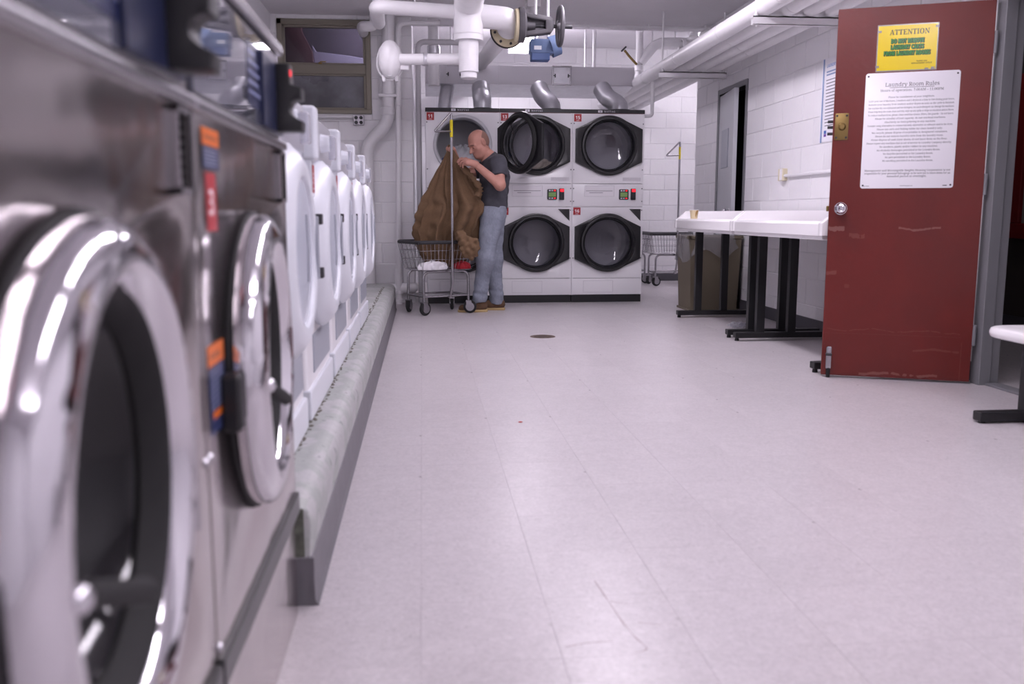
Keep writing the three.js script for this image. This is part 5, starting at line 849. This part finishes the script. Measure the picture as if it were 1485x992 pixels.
{
  // joints in metres; the man faces -x, his left side toward +z
  const J = { pelvis: [0.652, 0.93, -8.32], waist: [0.655, 1.03, -8.32], chest: [0.668, 1.24, -8.31], neckBase: [0.632, 1.395, -8.305], neckTop: [0.575, 1.475, -8.295],
    shL: [0.692, 1.365, -8.155], elL: [0.698, 1.165, -8.035], wrL: [0.478, 1.345, -7.995], shR: [0.635, 1.365, -8.455], elR: [0.405, 1.27, -8.43], wrR: [0.308, 1.425, -8.29],
    hipL: [0.642, 0.9, -8.235], hipR: [0.668, 0.9, -8.405], knL: [0.578, 0.5, -8.235], knR: [0.672, 0.495, -8.43], anL: [0.52, 0.085, -8.32], anR: [0.7, 0.085, -8.475] };
  const torso = (p, o = 0) => {
    // elliptical trunk: squash across the facing direction
    const q = [0.655 + (p[0] - 0.655) * 1.28, p[1], -8.31 + (p[2] + 8.31) * 0.94];
    const s = (j) => [0.655 + (J[j][0] - 0.655) * 1.28, J[j][1], -8.31 + (J[j][2] + 8.31) * 0.94];
    let d = cone(q, s('pelvis'), s('waist'), 0.15 + o, 0.142 + o); d = smin(d, cone(q, s('waist'), s('chest'), 0.142 + o, 0.155 + o), 0.08);
    d = smin(d, cone(q, s('chest'), s('neckBase'), 0.15 + o, 0.07 + o), 0.07);
    d = smin(d, cone(p, J.shL, J.shR, 0.06 + o, 0.06 + o), 0.09); return d * 0.85;
  };
  const legs = (p, o = 0) => { let d = 9; for (const s of ['L', 'R']) { const l = smin(cone(p, J['hip' + s], J['kn' + s], 0.092 + o, 0.06 + o), cone(p, J['kn' + s], J['an' + s], 0.06 + o, 0.042 + o), 0.05); d = smin(d, l, 0.03); } return d; };
  const arms = (p) => { let d = 9; for (const s of ['L', 'R']) d = Math.min(d, smin(cone(p, J['sh' + s], J['el' + s], 0.056, 0.046), cone(p, J['el' + s], J['wr' + s], 0.047, 0.03), 0.025)); return d; };
  const body = (x, y, z) => { const p = [x, y, z]; let d = smin(torso(p), legs(p), 0.06); d = smin(d, arms(p), 0.035); d = smin(d, cone(p, J.neckBase, J.neckTop, 0.066, 0.06), 0.05); return d; };
  // head: own axes, face along f, crown along u, left ear along s
  const f = V(-0.80, -0.42, 0.42).normalize(), u0 = V(-0.34, 0.92, 0.1), s = u0.clone().cross(f).normalize(), u = f.clone().cross(s).normalize(), hc = [0.522, 1.545, -8.285];
  const headLocal = (x, y, z) => { const a = x - hc[0], b = y - hc[1], c = z - hc[2]; return [a * s.x + b * s.y + c * s.z, a * u.x + b * u.y + c * u.z, a * f.x + b * f.y + c * f.z]; };
  const headAt = (x, y, z) => V(hc[0], hc[1], hc[2]).addScaledVector(s, x).addScaledVector(u, y).addScaledVector(f, z);
  const head = (X, Y, Z) => {
    const [x, y, z] = headLocal(X, Y, Z), p = [x, y, z], ax = Math.abs(x);
    let d = ell(x, y - 0.035, z + 0.012, 0.077, 0.088, 0.098);              // skull
    d = smin(d, ell(x, y + 0.035, z - 0.022, 0.062, 0.085, 0.07), 0.03);     // face
    d = smin(d, ell(x, y + 0.098, z - 0.055, 0.032, 0.026, 0.03), 0.03);     // chin
    d = smin(d, cone([ax, y, z], [0.052, -0.055, 0.0], [0.03, -0.1, 0.045], 0.016, 0.014), 0.03); // jaw
    d = smin(d, cone([ax, y, z], [0.012, 0.014, 0.086], [0.045, 0.012, 0.07], 0.012, 0.01), 0.014);  // brow
    d = smin(d, cone([ax, y, z], [0.046, -0.03, 0.056], [0.056, -0.03, 0.03], 0.014, 0.012), 0.02);  // cheek bone
    d = smax(d, -(Math.hypot(ax - 0.031, y + 0.008, z - 0.098) - 0.014), 0.012);           // eye socket
    d = smin(d, Math.hypot(ax - 0.031, y + 0.008, z - 0.074) - 0.013, 0.004);               // eyeball under lid
    d = smin(d, cone(p, [0, 0.004, 0.088], [0, -0.038, 0.112], 0.008, 0.013), 0.01);        // nose
    d = smin(d, cone([ax, y, z], [0.0, -0.042, 0.1], [0.012, -0.042, 0.094], 0.009, 0.008), 0.006);
    d = smin(d, cone([ax, y, z], [0, -0.07, 0.086], [0.02, -0.07, 0.078], 0.006, 0.004), 0.006); d = smin(d, cone([ax, y, z], [0, -0.08, 0.084], [0.017, -0.08, 0.077], 0.007, 0.004), 0.006); // lips
    const ear = smax(ell(ax - 0.078, y - 0.0, z + 0.012, 0.014, 0.033, 0.02), -ell(ax - 0.09, y - 0.002, z + 0.008, 0.01, 0.02, 0.011), 0.006); d = smin(d, ear, 0.01);
    d = smin(d, cone([X, Y, Z], J.neckBase, J.neckTop, 0.064, 0.06), 0.04);
    return d;
  };
  // hands: knuckle chains; each finger is a chain of three joints from the palm
  const hand = (wr, palm, fingers, thumb) => (x, y, z) => {
    const p = [x, y, z]; let d = smin(cone(p, wr, palm[0], 0.03, 0.024), cone(p, palm[0], palm[1], 0.02, 0.022), 0.03); d = smin(d, cone(p, palm[1], palm[2], 0.017, 0.015), 0.02); d = smin(d, cone(p, wr, palm[2], 0.026, 0.016), 0.025);
    for (const c of fingers) { let q = 9; for (let i = 0; i < c.length - 1; i++) q = Math.min(q, cone(p, c[i], c[i + 1], 0.0105 - i * 0.0012, 0.0098 - i * 0.0012)); d = smin(d, q, 0.006); }
    let q = 9; for (let i = 0; i < thumb.length - 1; i++) q = Math.min(q, cone(p, thumb[i], thumb[i + 1], 0.0125 - i * 0.001, 0.0115 - i * 0.001)); return smin(d, q, 0.008);
  };
  // left hand, reaching left and pinching the cloth: back of the hand up and toward the camera
  const Lh = hand(J.wrL, [[0.425, 1.365, -7.995], [0.392, 1.385, -8.03], [0.4, 1.36, -7.975]],
    [[[0.395, 1.392, -8.035], [0.355, 1.402, -8.06], [0.332, 1.388, -8.075], [0.322, 1.368, -8.083]], [[0.39, 1.385, -8.012], [0.35, 1.388, -8.032], [0.332, 1.368, -8.045], [0.33, 1.348, -8.055]], [[0.392, 1.372, -7.99], [0.356, 1.368, -8.002], [0.343, 1.347, -8.016], [0.346, 1.33, -8.03]], [[0.4, 1.36, -7.975], [0.372, 1.35, -7.982], [0.363, 1.333, -7.995], [0.366, 1.318, -8.006]]],
    [[0.44, 1.345, -8.02], [0.402, 1.345, -8.055], [0.37, 1.352, -8.075], [0.345, 1.362, -8.085]]);
  // right hand, raised at the top of the bag, fingers closed over the cloth
  const Rh = hand(J.wrR, [[0.285, 1.468, -8.235], [0.27, 1.498, -8.2], [0.285, 1.49, -8.165]],
    [[[0.268, 1.5, -8.205], [0.24, 1.512, -8.185], [0.228, 1.492, -8.165], [0.234, 1.47, -8.155]], [[0.272, 1.505, -8.185], [0.247, 1.515, -8.163], [0.236, 1.495, -8.145], [0.242, 1.474, -8.138]], [[0.278, 1.502, -8.168], [0.258, 1.508, -8.144], [0.248, 1.488, -8.128], [0.252, 1.468, -8.124]], [[0.287, 1.492, -8.158], [0.271, 1.492, -8.134], [0.263, 1.474, -8.12], [0.265, 1.456, -8.116]]],
    [[0.296, 1.455, -8.215], [0.302, 1.48, -8.18], [0.29, 1.49, -8.155], [0.276, 1.482, -8.145]]);
  const man = thing('person', 'balding man in a charcoal T-shirt and light jeans holding up a brown bag', 'person', [0.62, 0, -8.35]);
  const skin = std({ map: mottle([0.72, 0.52, 0.46], 0.06, 8, 501, 0.3), roughness: 0.55 });
  const off = (g) => g.translate(-0.62, 0, 8.35);
  const bodyG = [surfaceNets(body, [0.25, 0.0, -8.68], [0.9, 1.5, -7.9], 0.012), surfaceNets(head, [0.36, 1.36, -8.46], [0.72, 1.72, -8.12], 0.0042), surfaceNets(Lh, [0.28, 1.27, -8.14], [0.52, 1.44, -7.93], 0.0034), surfaceNets(Rh, [0.19, 1.38, -8.34], [0.36, 1.56, -8.07], 0.0034)];
  const bm = part(man, 'body', off(join(bodyG.map((g) => { const n = g.toNonIndexed(); const p = n.attributes.position, uv = new Float32Array(p.count * 2); for (let i = 0; i < p.count; i++) { uv[i * 2] = p.getX(i) + p.getZ(i); uv[i * 2 + 1] = p.getY(i); } n.setAttribute('uv', new THREE.BufferAttribute(uv, 2)); return n; }))), skin);
  // t-shirt: trunk and upper sleeves, cut at collar, hem and cuffs
  const wob = (x, y, z) => 0.004 * Math.sin(y * 34 + x * 22 + Math.sin(z * 19) * 1.6) + 0.003 * Math.sin(y * 61 - z * 44 + x * 30);
  const sleeve = (p, sh, el, k) => { const e = sh.map((v, i) => v + (el[i] - v) * k); const c = cone(p, sh, e, 0.075, 0.071); const dx = el.map((v, i) => v - sh[i]), L = Math.hypot(...dx), t = ((p[0] - e[0]) * dx[0] + (p[1] - e[1]) * dx[1] + (p[2] - e[2]) * dx[2]) / L; return Math.max(c, t); };
  const shirt = (x, y, z) => {
    const p = [x, y, z]; let d = torso(p, 0.013); d = smin(d, cone(p, J.neckBase, J.neckTop, 0.075, 0.068), 0.03);
    d = smin(d, sleeve(p, J.shL, J.elL, 0.62), 0.03); d = smin(d, sleeve(p, J.shR, J.elR, 0.6), 0.03);
    d += wob(x, y, z) * (y < 1.3 ? 1 : 0.5);
    // collar plane, tilted with the neck
    const n = V(-0.62, 0.78, 0.05).normalize(), c = [0.606, 1.432, -8.3], col = (x - c[0]) * n.x + (y - c[1]) * n.y + (z - c[2]) * n.z;
    d = smax(d, col - 0.0 + 0 * x, 0.006); return Math.max(d, 0.955 - y + 0.006 * Math.sin(x * 40 + z * 30));
  };
  const mesh = (name, fn, lo, hi, h, mat, label) => { const g = surfaceNets(fn, lo, hi, h).toNonIndexed(); const p = g.attributes.position, uv = new Float32Array(p.count * 2); for (let i = 0; i < p.count; i++) { uv[i * 2] = p.getX(i) + p.getZ(i); uv[i * 2 + 1] = p.getY(i); } g.setAttribute('uv', new THREE.BufferAttribute(uv, 2)); return part(man, name, off(g), mat, label); };
  mesh('t_shirt', shirt, [0.28, 0.92, -8.64], [0.92, 1.52, -7.92], 0.0085, std({ map: mottle([0.27, 0.27, 0.30], 0.07, 20, 511, 0.3), roughness: 0.9 }), 'charcoal T-shirt');
  // jeans
  const jeans = (x, y, z) => {
    const p = [x, y, z]; let d = smin(legs(p, 0.016), torso(p, 0.008), 0.06);
    const low = Math.max(0, 0.45 - y); const cr = fbm(y * 9 + 3, (x + z) * 7 + 40, 4096, 3, 551) - 0.5; d += 0.02 * cr * (y < 0.9 ? 1 : 0.3) + 0.003 * Math.sin(y * 60 + z * 30 + x * 22 + cr * 9) * (low > 0.2 ? 1 : 0.3) - low * 0.03;
    return Math.max(d, y - 0.985, 0.075 - y - 0.02 * Math.sin(x * 20));
  };
  const denim = tex(256, 256, (a, b) => { const n = fbm(a * 9, b * 9, 9, 4, 521), w = fbm(a * 120, b * 30, 120, 1, 525), t = 0.94 + 0.22 * (n - 0.5) + 0.1 * (w - 0.5); return [0.57 * t, 0.595 * t, 0.65 * t]; }, { size: 0.5 });
  const jn = mesh('jeans', jeans, [0.4, 0.03, -8.66], [0.86, 1.02, -8.1], 0.0095, std({ map: denim, roughness: 0.9 }), 'faded light blue jeans');
  part(jn, 'back_pocket', off(box(0.1, 0.12, 0.012, 0.744, 0.84, -8.25, 0.004).translate(-0.744, -0.84, 8.25).rotateY(1.25).rotateX(0.05).translate(0.735, 0.84, -8.245)), std({ map: denim, roughness: 0.9 }));
  // close-cropped hair around the sides and back
  const hair = (X, Y, Z) => { const [x, y, z] = headLocal(X, Y, Z); const sk = ell(x, y - 0.035, z + 0.012, 0.0785, 0.0895, 0.0995); return Math.max(smin(sk, ell(x, y + 0.0, z + 0.03, 0.07, 0.07, 0.078), 0.02), smax(y - 0.075 + 0.5 * (z + 0.03), z - 0.0 + 0.12 * y, 0.04), -0.06 - y) - 0.0002; };
  mesh('hair', hair, [0.4, 1.4, -8.44], [0.7, 1.7, -8.14], 0.005, std({ color: 0x8d6c60, roughness: 0.95 }), 'closely cropped hair');
  for (const sx of [-1, 1]) {
    const a = [headAt(sx * 0.016, 0.018, 0.0995), headAt(sx * 0.032, 0.022, 0.095), headAt(sx * 0.05, 0.012, 0.08)];
    part(man, 'eyebrow', off(bar(a, 0.0032, { seg: 8, fillet: 0.01 })), std({ color: 0x5d463c, roughness: 0.9 }));
    const b = [headAt(sx * 0.02, -0.012, 0.0855), headAt(sx * 0.032, -0.015, 0.087), headAt(sx * 0.043, -0.012, 0.083)];
    part(man, 'eyelashes', off(bar(b, 0.0022, { seg: 8, fillet: 0.01 })), std({ color: 0x3a2620, roughness: 0.9 }));
  }
  part(man, 'mouth_line', off(bar([headAt(-0.021, -0.074, 0.083), headAt(0, -0.0755, 0.0915), headAt(0.021, -0.074, 0.083)], 0.0018, { seg: 8, fillet: 0.01 })), std({ color: 0x6b3a34, roughness: 0.8 }));
  // shoes
  const suede = std({ map: mottle([0.38, 0.28, 0.20], 0.12, 10, 531, 0.2), roughness: 0.85 }), sole = std({ color: 0xb39a6c, roughness: 0.7 });
  for (const [an, ang] of [[J.anL, 0.12], [J.anR, -0.12]]) {
    const sh = new THREE.Group(); sh.name = 'shoe'; sh.position.set(an[0] - 0.62, 0, an[2] + 8.35); sh.rotation.y = ang; man.add(sh);
    const up = (x, y, z) => { const p = [x, y, z]; let d = smin(cone(p, [0.04, 0.055, 0], [-0.06, 0.052, 0], 0.043, 0.042), cone(p, [-0.06, 0.045, 0], [-0.16, 0.036, 0.005], 0.042, 0.034), 0.03); d = smin(d, cone(p, [0.01, 0.06, 0], [0.012, 0.11, 0], 0.045, 0.05), 0.03); return Math.max(d, y - 0.105, 0.02 - y); };
    part(sh, 'upper', metreUV(surfaceNets(up, [-0.22, 0.0, -0.08], [0.11, 0.13, 0.08], 0.006).toNonIndexed()), suede, 'brown suede upper');
    const so = new THREE.Shape(); so.moveTo(0.08, -0.02); so.quadraticCurveTo(0.09, 0.03, 0.06, 0.042); so.lineTo(-0.06, 0.047); so.quadraticCurveTo(-0.2, 0.05, -0.2, 0.004); so.quadraticCurveTo(-0.2, -0.035, -0.1, -0.043); so.lineTo(0.05, -0.04); so.quadraticCurveTo(0.08, -0.038, 0.08, -0.02);
    part(sh, 'sole', extrude(so, 0.024, 0.004).rotateX(-Math.PI / 2), sole, 'tan rubber sole');
    for (let k = 0; k < 3; k++) part(sh, 'lace', bar([V(-0.05 - k * 0.022, 0.092 - k * 0.006, -0.022), V(-0.053 - k * 0.022, 0.102 - k * 0.008, 0), V(-0.05 - k * 0.022, 0.092 - k * 0.006, 0.022)], 0.003, { seg: 6, fillet: 0.02 }), M.charcoal);
  }
}
{
  // the brown canvas bag: a draped cloth gathered at the raised hand, folds deepening downward
  const keys = [ // y, centre x, centre z, half width, half depth
    [1.525, 0.258, -8.15, 0.018, 0.018], [1.47, 0.262, -8.14, 0.034, 0.03], [1.40, 0.268, -8.14, 0.072, 0.05], [1.31, 0.272, -8.15, 0.125, 0.075], [1.20, 0.275, -8.17, 0.18, 0.105], [1.08, 0.292, -8.19, 0.245, 0.13], [0.99, 0.312, -8.2, 0.295, 0.145], [0.90, 0.288, -8.21, 0.295, 0.15], [0.80, 0.245, -8.23, 0.285, 0.15], [0.70, 0.215, -8.25, 0.262, 0.155], [0.60, 0.205, -8.27, 0.225, 0.15], [0.50, 0.205, -8.28, 0.2, 0.14], [0.445, 0.205, -8.28, 0.15, 0.1], [0.43, 0.205, -8.28, 0.01, 0.01]];
  const at = (t) => { const q = t * (keys.length - 1), i = Math.min(keys.length - 2, Math.floor(q)), w = q - i, c = (k) => { const a = keys[Math.max(0, i - 1)][k], b = keys[i][k], d = keys[i + 1][k], e = keys[Math.min(keys.length - 1, i + 2)][k]; return 0.5 * (2 * b + (d - a) * w + (2 * a - 5 * b + 4 * d - e) * w * w + (3 * b - a - 3 * d + e) * w ** 3); }; return [0, 1, 2, 3, 4].map(c); };
  const N = 200, R = 150, pos = [], uv = [], idx = [];
  for (let r = 0; r <= R; r++) for (let i = 0; i <= N; i++) {
    const t = r / R, [y, cx, cz, w, d] = at(t), a = i / N * Math.PI * 2, drop = Math.min(1, t * 2.2), calm = t > 0.72 ? Math.max(0.25, 1 - (t - 0.72) * 4) : 1;
    // radiating folds from the gathered top, a big overlapping flap and cross wrinkles
    const ridge = (k, ph, s) => { const v = Math.sin(a * k + ph + s * t); return Math.sign(v) * Math.pow(Math.abs(v), 0.7); };
    let m = 1 + calm * drop * (0.12 * ridge(7, 0.4, 1.6) + 0.09 * ridge(11, 2.1, -2.2) + 0.045 * Math.sin(a * 19 + 6 * t)) + 0.025 * Math.sin(t * 46 + Math.sin(a * 3) * 3.2) * drop + 0.02 * Math.sin(t * 80 + a * 5) * drop;
    // crease where the left half is folded over the right
    const fl = Math.exp(-(((a - 1.95 + 0.9 * (t - 0.45)) / 0.1) ** 2)); m -= 0.3 * fl * drop * calm; const fl3 = Math.exp(-(((a - 1.3 - 0.25 * t) / 0.07) ** 2)); m -= 0.2 * fl3 * drop * calm;
    const fl2 = Math.exp(-(((a - 2.5 - 0.5 * (t - 0.5)) / 0.14) ** 2)) * Math.exp(-(((t - 0.5) / 0.2) ** 2)); m += 0.12 * fl2;
    pos.push(cx + Math.cos(a) * w * m, y + 0.012 * Math.sin(a * 5 + t * 9) * drop, cz - 0.055 * Math.min(1, t * 4) + Math.sin(a) * d * m * (1 + 0.22 * drop * calm * ridge(9, 1.0, 2.5))); uv.push(a * 0.25, y);
  }
  for (let r = 0; r < R; r++) for (let i = 0; i < N; i++) { const a = r * (N + 1) + i, c = a + N + 1; idx.push(a, a + 1, c, c, a + 1, c + 1); }
  const g = new THREE.BufferGeometry(); g.setAttribute('position', new THREE.Float32BufferAttribute(pos, 3)); g.setAttribute('uv', new THREE.Float32BufferAttribute(uv, 2)); g.setIndex(idx); g.computeVertexNormals();
  const canvasCloth = std({ map: tex(256, 256, (a, b) => { const n = fbm(a * 7, b * 7, 7, 4, 541), w = fbm(a * 90, b * 90, 90, 1, 545), t = 0.95 + 0.16 * (n - 0.5) + 0.1 * (w - 0.5); return [0.445 * t, 0.345 * t, 0.25 * t]; }, { size: 0.4 }), roughness: 0.92, side: THREE.DoubleSide });
  const b = thing('canvas_bag', 'large brown canvas laundry bag held up over the cart', 'bag', [0.2, 0, -8.25]);
  const shift = (q) => q.translate(-0.2, 0, 8.25);
  part(b, 'cloth', shift(g), canvasCloth);
  // gathered mouth spilling over the rim at the right: soft rolls of cloth
  const rolls = [[[0.35, 0.69, -8.02], [0.47, 0.665, -8.0], 0.04, 0.034], [[0.36, 0.65, -7.99], [0.475, 0.61, -7.985], 0.038, 0.036], [[0.37, 0.6, -7.985], [0.46, 0.56, -7.985], 0.036, 0.034], [[0.385, 0.56, -7.99], [0.43, 0.525, -7.99], 0.034, 0.026], [[0.34, 0.72, -8.06], [0.4, 0.6, -8.03], 0.05, 0.05]];
  const mouth = (x, y, z) => { let d = 9; for (const [a, c, r0, r1] of rolls) d = smin(d, cone([x, y, z], a, c, r0, r1), 0.016); return d + 0.004 * Math.sin(x * 95 + y * 50) + 0.003 * Math.sin(y * 120 - x * 70); };
  part(b, 'gathered_mouth', shift(metreUV(surfaceNets(mouth, [0.26, 0.46, -8.14], [0.54, 0.8, -7.91], 0.006).toNonIndexed())), canvasCloth);
  part(b, 'collar_fold', shift(bar([V(0.36, 1.33, -8.09), V(0.45, 1.24, -8.09), V(0.53, 1.13, -8.1), V(0.5, 1.07, -8.1)], (t) => 0.026 + 0.008 * Math.sin(t * 40), { fillet: 0.06, seg: 14, steps: 14 })), canvasCloth);
  // laundry lying in the cart
  const heap = (sx, sy, sz, s) => { const q = new THREE.SphereGeometry(1, 48, 32), p = q.attributes.position; for (let i = 0; i < p.count; i++) { const v = V(p.getX(i), p.getY(i), p.getZ(i)), n = 1 + 0.12 * Math.sin(v.x * 7 + s) * Math.sin(v.z * 6 + s) + 0.08 * Math.sin(v.z * 13 + v.x * 9 + s); p.setXYZ(i, v.x * n * sx, Math.max(0, v.y * n + 0.35) * sy, v.z * n * sz); } q.computeVertexNormals(); return q; };
  solo('folded_laundry', heap(0.14, 0.055, 0.07, 2), std({ color: 0xdcdade, roughness: 0.9 }), 'white laundry showing through the wires of the front cart', 'laundry', [0.09, 0.415, -8.07]).rotation.y = 0.42;
  solo('folded_laundry', heap(0.07, 0.05, 0.06, 5), std({ color: 0xa3242e, roughness: 0.9 }), 'red cloth low in the right side of the front cart', 'laundry', [0.36, 0.415, -8.2]);
}
renderer.render(scene, camera);
